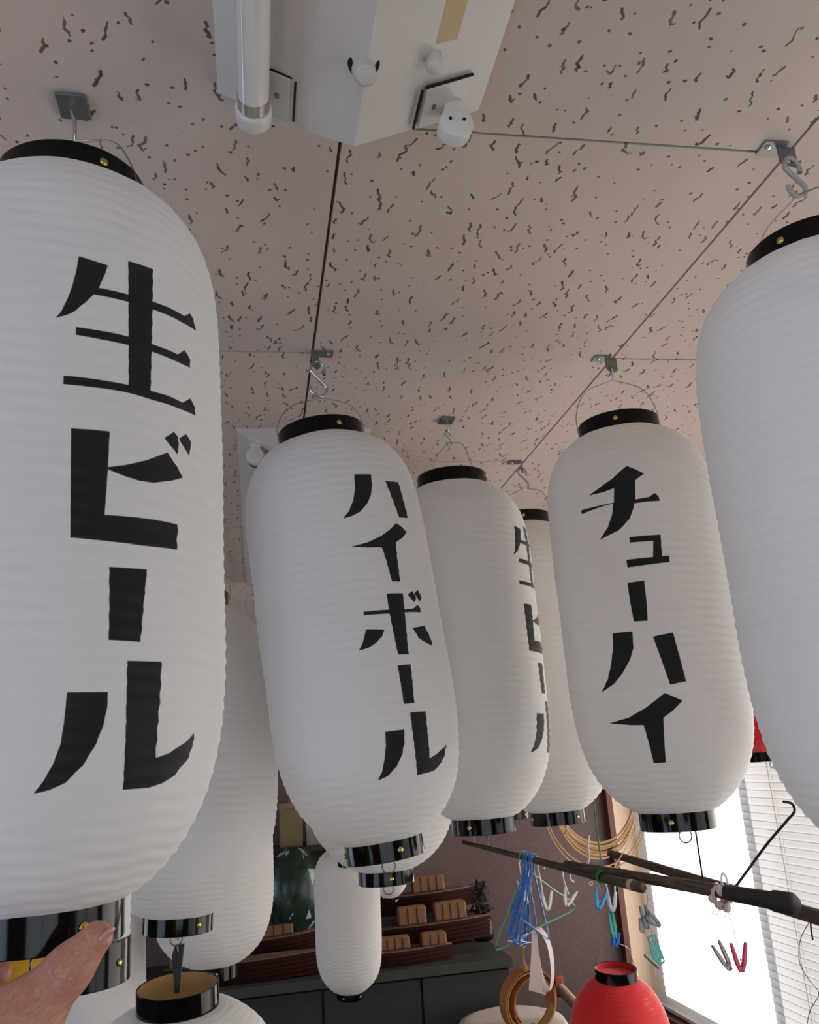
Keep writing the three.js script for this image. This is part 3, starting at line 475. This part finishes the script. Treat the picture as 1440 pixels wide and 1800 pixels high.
// rattan coil behind the poles
{
  const c = [1.0320, 1.6234, -2.6517], g = thing('rattan_coil', 'coil of pale split rattan hanging behind the poles', 'coil', c);
  const cane = std('#d9b280', 0.5), cane2 = std('#c89a68', 0.5);
  for (let k = 0; k < 9; k++) { const R = 0.146 + k * 0.0032, oy = -k * 0.0024; part('cane', new THREE.TorusGeometry(R, 0.0034 - k * 0.0001, 8, 80).rotateY(0.25 + k * 0.018).rotateX(0.06 * Math.sin(k * 2)).translate(0.002 * Math.sin(k * 3), oy, 0.003 * Math.cos(k * 2.2)), k % 2 ? cane2 : cane, g); }
  for (let k = 0; k < 2; k++) part('cane', new THREE.TorusGeometry(0.195 + k * 0.007, 0.0022, 8, 80).rotateY(0.30).translate(-0.004, -0.018 - 0.006 * k, 0.012), cane, g);
  part('paper_tie', tube([[0.9858, 1.5044, -2.6219], [0.9742, 1.4706, -2.6130], [0.9734, 1.4487, -2.6090], [0.9642, 1.4243, -2.6075], [0.9548, 1.3888, -2.6093]].map((p) => rel(p, c)), 0.0032, 20, 6).scale(1, 1, 1), std('#d8cdc4', 0.7), g);
  part('hanging_cord', rod([0, 0.14, 0], [0, CEIL - c[1], 0], 0.0008, 0.0008, 6), whitePlastic, g);
}
single('twine', rod([1.1049, 1.5354, -2.5049], [0.8343, 1.4663, -2.0999], 0.0013, 0.0013, 6), std('#d8c39a', 0.8), 'taut pale twine slanting down to the bare pole', 'twine');
// wire clothes hangers
function hanger(label, mat, top, l, r, group) {
  const n = vec(mid(l, r)), t = vec(top), neck = t.clone().lerp(n, 0.17).toArray(), g = thing('wire_hanger', label, 'hanger', neck, group);
  const e = vec(r).sub(vec(l)).normalize().multiplyScalar(0.016).toArray();
  part('frame', tube([[0, 0, 0], rel(mid(neck, l, 0.5), neck), rel(mid(neck, l, 0.93), neck), rel(mid(l, r, 0.03), neck), rel(mid(l, r, 0.5), neck), rel(mid(l, r, 0.97), neck), rel(mid(neck, r, 0.93), neck), rel(mid(neck, r, 0.5), neck), [0, 0, 0]], 0.0021, 90, 7), mat, g);
  const tt = rel(top, neck); 
  part('hook', tube([[0, 0, 0], [tt[0] * 0.6, tt[1] * 0.6, tt[2] * 0.6], [tt[0] + e[0] * 0.9, tt[1] - 0.006, tt[2] + e[2] * 0.9], [tt[0], tt[1] + 0.011, tt[2]], [tt[0] - e[0] * 0.9, tt[1] - 0.004, tt[2] - e[2] * 0.9], [tt[0] - e[0] * 1.0, tt[1] - 0.014, tt[2] - e[2]]], 0.0019, 30, 7), mat, g);
}
const hp = (t) => onP(P1a, P1b, t, 0.004);
hanger('green wire hanger slung askew over the bare pole', greenWire, hp(0.46), [0.5990, 1.2663, -2.3852], [0.8976, 1.3222, -2.5553]);
const bunchL = [[0.6244, 1.2967, -2.3500], [0.6531, 1.2797, -2.3708], [0.6332, 1.3102, -2.3443], [0.6416, 1.2913, -2.3483], [0.6548, 1.2984, -2.3543], [0.6479, 1.3123, -2.3727], [0.6573, 1.2804, -2.3486]], bunchR = [[0.7550, 1.2459, -2.5524], [0.7522, 1.2655, -2.5683], [0.7359, 1.2334, -2.5598], [0.7618, 1.2841, -2.5184], [0.7399, 1.2852, -2.5435], [0.7345, 1.2500, -2.5657], [0.7331, 1.2515, -2.5230]];
bunchL.forEach((l, i) => hanger('blue wire hanger bunched edge-on with its likes on the bare pole', blueWire, hp(0.468 + i * 0.008), l, bunchR[i], 'bunched blue hangers'));
hanger('blue wire hanger splayed out of the bunch, carrying the white strap', blueWire, hp(0.53), [0.6371, 1.3689, -2.3260], [0.7688, 1.2682, -2.4369]);
// clothespins
function pin(label, mat, p, len, dir, spread, o = {}) {                 // p: jaw end, dir: direction to the grips (world), spread: angle of the arms
  const g = thing('clothespin', label, 'clothespin', p, o.group), d = vec(dir).normalize();
  g.quaternion.setFromUnitVectors(V(0, 1, 0), d); if (o.roll) g.rotateY(o.roll * deg);
  const arm = () => { const s = new THREE.Shape(); s.moveTo(-0.0018, 0); s.lineTo(0.0034, 0.0006); s.lineTo(0.0054, len * 0.33); s.lineTo(0.0036, len * 0.7); s.lineTo(0.0015, len); s.lineTo(-0.0014, len); s.lineTo(-0.0013, len * 0.6); s.lineTo(-0.0004, len * 0.33); s.closePath(); if (o.hole) { const h = new THREE.Path(); h.absellipse(0.0018, len * 0.24, 0.0011, len * 0.07, 0, Math.PI * 2); s.holes.push(h); } return new THREE.ExtrudeGeometry(s, { depth: 0.007, bevelEnabled: true, bevelSize: 0.0003, bevelThickness: 0.0003, bevelSegments: 1 }).translate(0, 0, -0.0035); };
  for (const s of [-1, 1]) { const a = part('arm', arm(), mat, g); if (s < 0) a.rotation.set(0, Math.PI, 0); a.rotateZ(-spread * deg); }
  part('spring', new THREE.TorusGeometry(0.0030, 0.0007, 6, 18).translate(0, len * 0.34, 0), steelWire, g);
  if (o.wire) part('hook_wire', tube(o.wire.map((w) => { const v = g.worldToLocal(vec(w).clone()); return v; }), o.wireR ?? 0.0017, 30, 7), o.wireMat ?? mat, g);
  return g;
}
pin('white clothespin on a long white hook, nearest the blue hangers', whitePlastic, [0.6990, 1.3801, -2.2047], 0.046, [0.05, 1, 0], 17, { wire: [[0.6898, 1.4075, -2.1983], [0.6856, 1.4536, -2.1959], [0.6838, 1.4864, -2.1971], [0.6909, 1.4967, -2.1926], [0.7019, 1.4878, -2.1932], [0.6943, 1.4772, -2.1872]] });
pin('white clothespin hanging crooked from a bent white hook', whitePlastic, [0.7162, 1.4015, -2.1101], 0.042, [0.45, 1, 0], 22, { wire: [[0.7220, 1.4269, -2.1014], [0.7141, 1.4611, -2.1033], [0.7167, 1.4819, -2.1072], [0.7235, 1.4893, -2.1037], [0.7340, 1.4781, -2.1050], [0.7301, 1.4600, -2.1006], [0.7393, 1.4516, -2.1013]] });
pin('white clothespin with a black jaw in front of the blue hangers', whitePlastic, [0.6806, 1.3828, -2.3135], 0.06, [-0.28, 1, 0], 5, { wire: [[0.6673, 1.4512, -2.2956], [0.6682, 1.4843, -2.3068], [0.6771, 1.4993, -2.3006], [0.6858, 1.4930, -2.3008]] });
pin('bright blue clothespin dangling from the green cord', phys('#1f9bd0', 0.4, { clearcoat: 0.4 }), [0.7433, 1.4102, -1.9750], 0.044, [0.35, 1, 0], 18, { wire: [[0.7539, 1.4434, -1.9630], [0.7417, 1.4649, -1.9589], [0.7294, 1.4827, -1.9454]], wireR: 0.0006 });
pin('clear plastic clothespin on a clear hook, topmost above the red lantern', clearPlastic, [0.7540, 1.4123, -1.9192], 0.040, [0.08, 1, 0], 14, { wire: [[0.7494, 1.4268, -1.9158], [0.7427, 1.4627, -1.9063], [0.7411, 1.4913, -1.9087], [0.7486, 1.5038, -1.9035], [0.7620, 1.4982, -1.9027], [0.7598, 1.4710, -1.9006], [0.7594, 1.4474, -1.9077]] });
pin('teal clothespin in the middle of the string of pins above the red lantern', phys('#4fb0a0', 0.5, { transmission: 0.2, thickness: 0 }), [0.7579, 1.3553, -1.9355], 0.052, [-0.05, 1, 0], 5);
pin('deep blue and white clothespin gripping the red lantern wire', phys('#1c5fc0', 0.4), [0.7577, 1.3388, -1.9405], 0.030, [0.25, 1, 0], 14);
single('cord_ring', new THREE.TorusGeometry(0.0034, 0.0013, 8, 20).translate(...[0.7127, 1.4718, -1.9200]), std('#cdbfb4', 0.5), 'tiny pale ring hanging under the bare pole', 'ring');
pin('grey clothespin in the wire bunch beside the pine post', std('#87909a', 0.5), [0.7838, 1.3922, -1.8134], 0.044, [-0.1, 1, 0], 8, { wire: [[0.7810, 1.4282, -1.8032], [0.7849, 1.4559, -1.7942], [0.7681, 1.4751, -1.7810], [0.7572, 1.4926, -1.7673], [0.7574, 1.5025, -1.7537]], wireR: 0.0008, wireMat: steelWire });
pin('slate clothespin with holes, splayed sideways beside the pine post', std('#78838c', 0.5), [0.8080, 1.3950, -1.8079], 0.036, [-0.8, 0.8, 0], 10, { hole: true });
pin('small clear clothespin hanging below the grey one', phys('#c9c4b4', 0.7, { transmission: 0.4, thickness: 0 }), [0.7745, 1.3839, -1.8177], 0.028, [0, 1, 0], 6);
{ // perforated teal clip
  const o = [0.7981, 1.3488, -1.8236], g = thing('perforated_clip', 'teal plastic clip pierced with round holes against the blind', 'clip', o), m = std('#4d9a94', 0.5);
  const s = new THREE.Shape(); s.moveTo(-0.014, 0.026); s.lineTo(0.004, 0.030); s.lineTo(0.017, -0.022); s.lineTo(0.006, -0.030); s.lineTo(-0.008, -0.016); s.closePath();
  for (const [x, y, r] of [[-0.006, 0.021, 0.0032], [0.001, 0.022, 0.0026], [-0.003, 0.013, 0.003], [0.004, 0.012, 0.0024], [0.000, 0.003, 0.0018], [0.006, -0.012, 0.0022], [0.011, -0.020, 0.0030]]) { const h = new THREE.Path(); h.absarc(x, y, r * 1.15, 0, Math.PI * 2); s.holes.push(h); }
  part('plate', new THREE.ExtrudeGeometry(s, { depth: 0.003, bevelEnabled: false }), m, g);
  part('lever', rod([-0.026, -0.006, 0.004], [0.002, -0.032, 0.002], 0.0032, 0.0042, 8), std('#74786a', 0.6), g);
  part('hook_wire', tube([[0.7961, 1.3712, -1.8173], [0.7919, 1.3939, -1.8113], [0.7890, 1.4276, -1.8018], [0.7871, 1.4550, -1.7993], [0.7637, 1.4744, -1.7715], [0.7224, 1.5000, -1.6981]].map((p) => rel(p, o)), 0.0006, 16, 6), steelWire, g);
}
{ // bundle of string tying the crossing poles
  const o = onP(P2a, P2b, 0.735, -0.006), g = thing('string_bundle', 'knotted bundle of pale string and tags tying the crossing poles', 'string', o), m = std('#cbb9b4', 0.8);
  part('wraps', merge([-3, -2, -1, 0, 1, 2, 3].map((k) => new THREE.TorusGeometry(0.0150 + 0.0006 * (k % 2), 0.0020, 8, 26).scale(0.95, 1.22, 1).rotateY(0.2 + 0.13 * k).rotateX(0.1 * Math.sin(k * 5)).translate(0.001 * k, -0.003, -0.0042 * k))), m, g);
  part('knots', merge([[-0.010, -0.012, 0.014], [0.002, -0.016, 0.018], [0.010, -0.006, 0.014], [-0.016, -0.004, 0.006], [0.006, -0.020, 0.010], [-0.004, 0.008, 0.016]].map(([x, y, z], i) => new THREE.IcosahedronGeometry(0.0062, 2).scale(1.3, 0.8 + 0.1 * i, 1).rotateZ(i).translate(x, y, z))), m, g);
  part('loop', tube([[0.002, 0.012, 0.016], [0.000, 0.026, 0.017], [0.005, 0.036, 0.016], [0.010, 0.026, 0.017], [0.008, 0.010, 0.018]], 0.0021, 30, 8), clearPlastic, g);
  for (const [x, y] of [[-0.02, -0.028], [-0.030, -0.026], [0.006, -0.030], [-0.006, -0.034]]) part('string_end', tube([[0, -0.012, 0.018], [x * 0.5, y * 0.6, 0.02], [x, y, 0.018]], 0.0006, 12, 5), m, g);
}
pin('grey clothespin with a looped end, dangling before the bright blind', std('#9a938f', 0.55), [0.8513, 1.3457, -1.6233], 0.052, [-0.45, 1, 0], 9, { hole: true, wire: [[0.8464, 1.3611, -1.6197], [0.8429, 1.4014, -1.6083], [0.8404, 1.4367, -1.5982], [0.8453, 1.4681, -1.5986]], wireR: 0.0004, wireMat: std('#cfc6c0', 0.8) });
pin('pink clothespin spread open, dangling before the bright blind', std('#c0405e', 0.5), [0.8718, 1.3413, -1.6207], 0.050, [0.05, 1, 0], 17, { hole: true, wire: [[0.8710, 1.3574, -1.6160], [0.8644, 1.3899, -1.6076], [0.8557, 1.4256, -1.5986], [0.8478, 1.4512, -1.5925], [0.8484, 1.4678, -1.5980]], wireR: 0.0006, wireMat: std('#5b5450', 0.8) });
// bamboo hoops and white strap
{
  const o = [0.7260, 1.1026, -2.5476], g = thing('bamboo_hoops', 'bundle of nested brown bamboo hoops tied with twine', 'hoops', o);
  const b1 = std('#a0622f', 0.5), b2 = std('#c08850', 0.5);
  const band = (R, w, mat, rx, ry, dx, dy, a0 = 0, a1 = 6.28) => { const s = []; const N = 64, pos = [], idx = []; for (let i = 0; i <= N; i++) { const a = a0 + (a1 - a0) * i / N; for (const [dr, dz] of [[0, -w / 2], [0, w / 2], [0.0035, w / 2], [0.0035, -w / 2]]) pos.push((R + dr) * Math.cos(a), (R + dr) * Math.sin(a), dz); } for (let i = 0; i < N; i++) for (let k = 0; k < 4; k++) { const p = i * 4 + k, q = i * 4 + (k + 1) % 4; idx.push(p, q, p + 4, q, q + 4, p + 4); } const e = new THREE.BufferGeometry(); e.setAttribute('position', new THREE.Float32BufferAttribute(pos, 3)); e.setIndex(idx); const n = e.toNonIndexed(); n.computeVertexNormals(); part('hoop', n.rotateX(rx).rotateY(ry).translate(dx, dy, 0), mat, g); };
  band(0.080, 0.034, b1, 0.10, 0.28, 0, 0); band(0.072, 0.030, b2, 0.05, 0.20, 0.003, -0.003, 0.9, 6.6); band(0.064, 0.030, b1, 0.12, 0.34, 0.006, -0.004, -0.2, 5.0); band(0.057, 0.026, b2, 0.02, 0.30, 0.006, -0.002, 0.5, 4.2);
  part('twine', merge([tube([[0.7129, 1.2477, -2.5068], [0.7141, 1.2266, -2.5129], [0.7153, 1.2055, -2.5190], [0.7241, 1.1808, -2.5246]].map((p) => rel(p, o)), 0.0032, 20, 7), tube([[0.7108, 1.2153, -2.5063], [0.7121, 1.1958, -2.5119], [0.7164, 1.1821, -2.5151]].map((p) => rel(p, o)), 0.0014, 12, 6)]), std('#b98a50', 0.85), g);
}
{
  const o = [0.7343, 1.2189, -2.4370], g = [], N = 60, W = 0.038;                // folded white strap: a closed loop of band
  const loop = [[-0.012, 0.078], [0.010, 0.078], [0.024, 0.055], [0.030, 0.01], [0.026, -0.04], [0.016, -0.068], [0.006, -0.045], [-0.002, 0.0], [-0.006, 0.05], [-0.016, 0.05], [-0.020, 0.0], [-0.026, -0.045], [-0.032, -0.068], [-0.036, -0.03], [-0.028, 0.03], [-0.020, 0.066]];
  const cv = new THREE.CatmullRomCurve3([[-0.004, 0.080, 0], [0.014, 0.074, 0.004], [0.028, 0.045, 0.008], [0.033, 0.0, 0.010], [0.029, -0.045, 0.008], [0.018, -0.072, 0.004], [0.006, -0.05, -0.004], [0.000, 0.0, -0.008], [-0.004, 0.05, -0.006]].map(vec), true, 'centripetal');
  const pos = [], idx = []; for (let i = 0; i <= N; i++) { const p = cv.getPoint(i / N), tw = V(-0.55, 0.08 * Math.sin(i), 0.83).multiplyScalar(W / 2); for (const s of [-1, 1]) pos.push(p.x + tw.x * s, p.y + tw.y * s, p.z + tw.z * s); }
  for (let i = 0; i < N; i++) { const a = i * 2; idx.push(a, a + 1, a + 2, a + 1, a + 3, a + 2); }
  const e = new THREE.BufferGeometry(); e.setAttribute('position', new THREE.Float32BufferAttribute(pos, 3)); e.setIndex(idx); e.computeVertexNormals();
  const t = thing('white_strap', 'white strap loop hanging from the splayed blue hanger', 'strap', o); part('loop', e, std('#cfc4be', 0.7, { side: THREE.DoubleSide }), t);
  part('tail', (() => { const sh = new THREE.Shape(); sh.moveTo(-0.018, 0.07); sh.bezierCurveTo(-0.022, 0.02, -0.030, -0.01, -0.040, -0.062); sh.lineTo(0.006, -0.078); sh.bezierCurveTo(-0.002, -0.02, -0.004, 0.02, -0.002, 0.07); sh.closePath(); return new THREE.ExtrudeGeometry(sh, { depth: 0.0012, bevelEnabled: false }).translate(0, 0, 0.012); })(), std('#c8b8b2', 0.7), t);
}
// ------------------------------------------------------------------ cabinet, moulds and things along the back wall
const cabTop = 1.098, cabF = -3.10, cabMat = std('#1d1f1d', 0.6);
{
  const x0 = -0.75, x1 = 0.83, zc = (cabF + ZB) / 2 - 0.004, g = thing('cabinet', 'dark grey-green cabinet with flat doors against the back wall', 'cabinet', [0, 0, 0]);
  const d = cabF - 0.02 - (ZB + 0.004);
  part('carcass', span(x0, x1, 0.0, cabTop - 0.03, ZB + 0.004, cabF - 0.02), cabMat, g);
  part('worktop', rbox(x1 - x0 + 0.02, 0.03, d + 0.035, 0.003, (x0 + x1) / 2, cabTop - 0.015, (cabF + ZB + 0.004) / 2 + 0.004), std('#2c2f2c', 0.55), g);
  for (const [a, b] of [[x0, -0.19], [-0.184, 0.195], [0.201, 0.52], [0.526, x1]]) part('door', rbox(b - a - 0.003, cabTop - 0.11, 0.018, 0.002, (a + b) / 2, (cabTop - 0.03 + 0.07) / 2, cabF - 0.0105), cabMat, g);
}
const moulds = { hull: phys('#ffffff', 0.75, { map: woodTexture('#2e1009', '#120503', 256, 512, 90), specularIntensity: 0.25 }), deck: std('#5a4538', 0.6), block: std('#ffffff', 0.65, { map: woodTexture('#7c5438', '#50301a', 256, 256, 60) }), slit: std('#3a1d10', 0.8) };
function mould(label, a, b, hullH, blocks, z) {                          // a, b: deck ends; boat-shaped stack of boards with notched blocks standing on it
  const L = Math.hypot(b[0] - a[0], b[1] - a[1]), g = thing('lantern_mould', label, 'mould', [(a[0] + b[0]) / 2, (a[1] + b[1]) / 2 - hullH, z]);
  g.rotation.z = Math.atan2(b[1] - a[1], b[0] - a[0]);
  const outline = (s) => { const sh = new THREE.Shape(), w = 0.036 * s, l = L / 2 * (0.93 + 0.07 * s); sh.moveTo(-l, 0); sh.quadraticCurveTo(-l * 0.55, w * 1.15, 0, w * 1.2); sh.quadraticCurveTo(l * 0.55, w * 1.15, l, 0); sh.quadraticCurveTo(l * 0.55, -w * 1.15, 0, -w * 1.2); sh.quadraticCurveTo(-l * 0.55, -w * 1.15, -l, 0); return sh; };
  const slab = (s, h, y) => new THREE.ExtrudeGeometry(outline(s), { depth: h, bevelEnabled: false, curveSegments: 14 }).rotateX(-Math.PI / 2).translate(0, y, 0);
  part('hull', merge([0.62, 0.75, 0.86, 0.94, 1].map((s, i) => slab(s, hullH / 5 - 0.0015, hullH / 5 * i))), moulds.hull, g);
  part('deck', slab(0.97, 0.004, hullH - 0.0015), moulds.deck, g);
  for (const [t, w, h] of blocks) {
    const bx = (t - 0.5) * L, bl = part('block', rbox(w, h, 0.05, 0.006, bx, hullH + 0.0026 + h / 2, 0), moulds.block, g), n = Math.max(2, Math.round(w / 0.03));
    for (let k = 1; k < n; k++) part('notch', box(0.004, h * 0.9, 0.004, bx - w / 2 + w * k / n, hullH + 0.0026 + h * 0.5, 0.0242), moulds.slit, bl);
  }
}
mould('short boat-shaped brown mould with two pale notched blocks, lowest at the right', [0.2503, 1.1438, -3.1700], [0.6521, 1.1480, -3.1700], 0.062, [[0.50, 0.105, 0.038], [0.84, 0.085, 0.038]], -3.17);
mould('long boat-shaped brown mould with double-height notched blocks, middle of the right heap', [0.3622, 1.1940, -3.2800], [0.8229, 1.2063, -3.2800], 0.070, [[0.38, 0.10, 0.058], [0.68, 0.115, 0.058]], -3.28);
mould('boat-shaped brown mould with a single round-shouldered block, top of the right heap', [0.4232, 1.2783, -3.4000], [0.7964, 1.2901, -3.4000], 0.062, [[0.54, 0.12, 0.055]], -3.40);
mould('boat-shaped brown mould by the green globe with one notched block', [-0.1075, 1.1980, -3.2800], [0.2153, 1.2171, -3.2800], 0.062, [[0.55, 0.10, 0.036]], -3.28);
mould('longest brown mould with a bare deck, lowest at the left', [-0.3028, 1.1588, -3.1700], [0.2325, 1.1732, -3.1700], 0.068, [[0.12, 0.09, 0.036]], -3.17);
{ // dark stepped stand that carries the upper moulds
  const g = thing('stepped_stand', 'dark stepped wooden stand carrying the upper moulds', 'stand', [0.3, cabTop, -3.36]), m = std('#1f120d', 0.7);
  const y2 = [0.5872, 1.2003, -3.2800][1] - 0.075 - cabTop, y3 = [0.6164, 1.2843, -3.4000][1] - 0.068 - cabTop, yl = [0.0464, 1.2080, -3.2800][1] - 0.066 - cabTop;
  part('step', span(0.16, 0.46, 0, y2, 0.02, 0.13), m, g); part('step', span(0.12, 0.46, 0, y3, -0.12, 0.018), m, g); part('step', span(-0.50, 0.12, 0, yl, 0.02, 0.13), m, g); part('step', span(-0.5, 0.118, 0, yl + 0.01, -0.12, 0.018), m, g);
}
{ // dark green globe with pale triangular patches
  const tex = canvasTexture(1024, 512, (g, w, h) => { g.fillStyle = '#1d3128'; g.fillRect(0, 0, w, h); const cols = ['#0f1c16', '#27503a', '#16261e', '#203a2c', '#101a15', '#9fb0aa', '#aebfb8']; for (let i = 0; i < 130; i++) { g.fillStyle = cols[i % 9 < 5 ? i % 5 : i % 9 < 7 ? 5 : 1]; const x = rnd() * w, y = rr(0.05, 0.95) * h, s = rr(16, 44), a = rnd() * 6; g.beginPath(); g.moveTo(x + Math.cos(a) * s, y + Math.sin(a) * s); g.lineTo(x + Math.cos(a + 2) * s, y + Math.sin(a + 2) * s); g.lineTo(x + Math.cos(a + 3.7) * s, y + Math.sin(a + 3.7) * s); g.fill(); } });
  const o = [0.1207, 1.3413, -3.3400], g = thing('glass_globe', 'dark green oval globe patched with pale triangles', 'globe', [o[0], o[1] - 0.15, o[2]]);
  part('globe', new THREE.SphereGeometry(1, 48, 32).scale(0.108, 0.15, 0.108).translate(0, 0.15, 0), phys('#ffffff', 0.3, { map: tex, }), g);
  part('foot', new THREE.CylinderGeometry(0.04, 0.05, 0.02, 32).translate(0, 0.004, 0), std('#14201a', 0.5), g);
}
{ const y = [0.1196, 1.4817, -3.4800][1], g = thing('wall_shelf', 'narrow dark shelf on the back wall above the globe', 'shelf', [0.05, y - 0.012, ZB + 0.1]);
  part('board', rbox(0.62, 0.018, 0.19, 0.002, 0, 0, 0), std('#2d2a22', 0.6), g); for (const x of [-0.27, 0.27]) part('bracket', box(0.012, 0.06, 0.14, x, -0.039, -0.02), std('#2d2a22', 0.6), g);
  const b = [0.1240, 1.4854, -3.4800], c = thing('olive_box', 'olive cardboard box standing on the back shelf', 'box', [b[0], y - 0.003, -3.48]); part('carton', rbox(0.085, 0.135, 0.10, 0.002, 0, 0.0675, 0), std('#7c6c4e', 0.8), c); part('lid', rbox(0.09, 0.022, 0.105, 0.002, 0, 0.146, 0), std('#85765a', 0.8), c);
  const k = thing('grey_box', 'grey paper box beside the olive one on the back shelf', 'box', [b[0] + 0.085, y - 0.003, -3.47]); part('carton', rbox(0.06, 0.06, 0.09, 0.002, 0, 0.03, 0), std('#8d8580', 0.8), k); part('lid', rbox(0.064, 0.014, 0.094, 0.002, 0, 0.067, 0), std('#97908a', 0.8), k); }
{ // dark dried bundle and brush
  const o = [0.8230, 1.1884, -3.4200], g = thing('dried_bundle', 'dark bunch of dried leaves at the end of the top mould', 'dried leaves', o), m = std('#24150e', 0.8);
  for (let k = 0; k < 80; k++) { const a = rnd() * 6.28, h = rr(-0.01, 0.105), x = Math.cos(a) * rr(0, 0.042), z = Math.sin(a) * 0.03, s = new THREE.Shape(); const l = rr(0.026, 0.048), w = rr(0.010, 0.018); s.moveTo(0, -l / 2); s.quadraticCurveTo(w, 0, 0, l / 2); s.quadraticCurveTo(-w, 0, 0, -l / 2); part('leaf', new THREE.ExtrudeGeometry(s, { depth: 0.001, bevelEnabled: false, curveSegments: 4 }).rotateX(rr(-0.8, 0.8)).rotateY(rr(-1.2, 1.2)).rotateZ(rr(-1.5, 1.5)).translate(x, h, z), m, g); }
  part('stems', merge([0, 1, 2, 3, 4].map((k) => rod([rr(-0.01, 0.01), -0.01, 0], [rr(-0.03, 0.03), 0.07, rr(-0.02, 0.02)], 0.0018, 0.0012, 6))), m, g);
  const sup = thing('dark_jar', 'dark squat jar holding the dried leaves', 'jar', [o[0], cabTop + 0.0005, o[2]]), jh = o[1] - cabTop - 0.004;
  part('jar_body', new THREE.LatheGeometry([[0, 0], [0.036, 0], [0.044, jh * 0.3], [0.042, jh * 0.75], [0.030, jh * 0.95], [0.032, jh], [0.026, jh], [0.024, jh * 0.9], [0, jh * 0.6]].map(([x, y]) => new THREE.Vector2(x, y)), 32), std('#1a100c', 0.4), sup);
}
{ const o = [0.7585, 0.9664, -2.8686], g = thing('stool', 'stool with a pale padded seat under the bamboo hoops', 'stool', [o[0], 0, o[2]]);
  const sy = o[1] + 0.02; part('seat', new THREE.LatheGeometry([[0, 0], [0.15, 0], [0.17, 0.012], [0.175, 0.035], [0.16, 0.06], [0.12, 0.072], [0, 0.076]].map(([x, y]) => new THREE.Vector2(x, y)), 48).translate(0, sy - 0.075, 0), std('#a79c93', 0.8), g);
  for (let k = 0; k < 4; k++) { const q = k * Math.PI / 2 + 0.5; part('leg', rod([Math.cos(q) * 0.13, sy - 0.075, Math.sin(q) * 0.13], [Math.cos(q) * 0.18, 0, Math.sin(q) * 0.18], 0.014, 0.011), brownWood, g); } }
{ const a = [1.1067, 0.9013, -3.4367], b = [1.0871, 0.8881, -3.1260], g = thing('handrail', 'pale wooden rail slanting down by the back corner', 'rail', a);
  const e = rel(b, a), f = e.map((v) => v * 3); part('rail', rod([0, 0, 0], f, 0.02, 0.02, 10), std('#a58a74', 0.6), g); part('post', rod([f[0] * 0.9, f[1] * 0.9, f[2] * 0.9], [f[0] * 0.9, -a[1], f[2] * 0.9], 0.02, 0.02, 10), std('#8a6f58', 0.6), g); part('end_knob', rbox(0.035, 0.07, 0.03, 0.006, -0.006, 0.01, 0), std('#8a2f22', 0.5), g); }
// ------------------------------------------------------------------ clip chain under the plump lantern
{ const o = [-0.1176, 1.4505, -1.4278], g = thing('black_clip', 'black clip on a little wire hook joining the plump lantern to the one below', 'clip', o), m = std('#181412', 0.4);
  const rl = (p) => rel(p, o);
  part('clip_body', (() => { const s = new THREE.Shape(); s.moveTo(-0.0035, 0); s.lineTo(0.0015, 0); s.lineTo(0.0085, 0.062); s.lineTo(-0.004, 0.062); s.lineTo(-0.008, 0.048); s.closePath(); return new THREE.ExtrudeGeometry(s, { depth: 0.009, bevelEnabled: true, bevelSize: 0.0006, bevelThickness: 0.0006, bevelSegments: 1 }).translate(0, 0.004, 0); })(), m, g);
  part('wire_hook', tube([[-0.1166, 1.5106, -1.4097], [-0.1173, 1.5186, -1.4074], [-0.1131, 1.5238, -1.4051], [-0.1195, 1.5298, -1.4045], [-0.1154, 1.5351, -1.4021]].map(rl), 0.0008, 30, 6), steelWire, g); }

renderer.render(scene, camera);
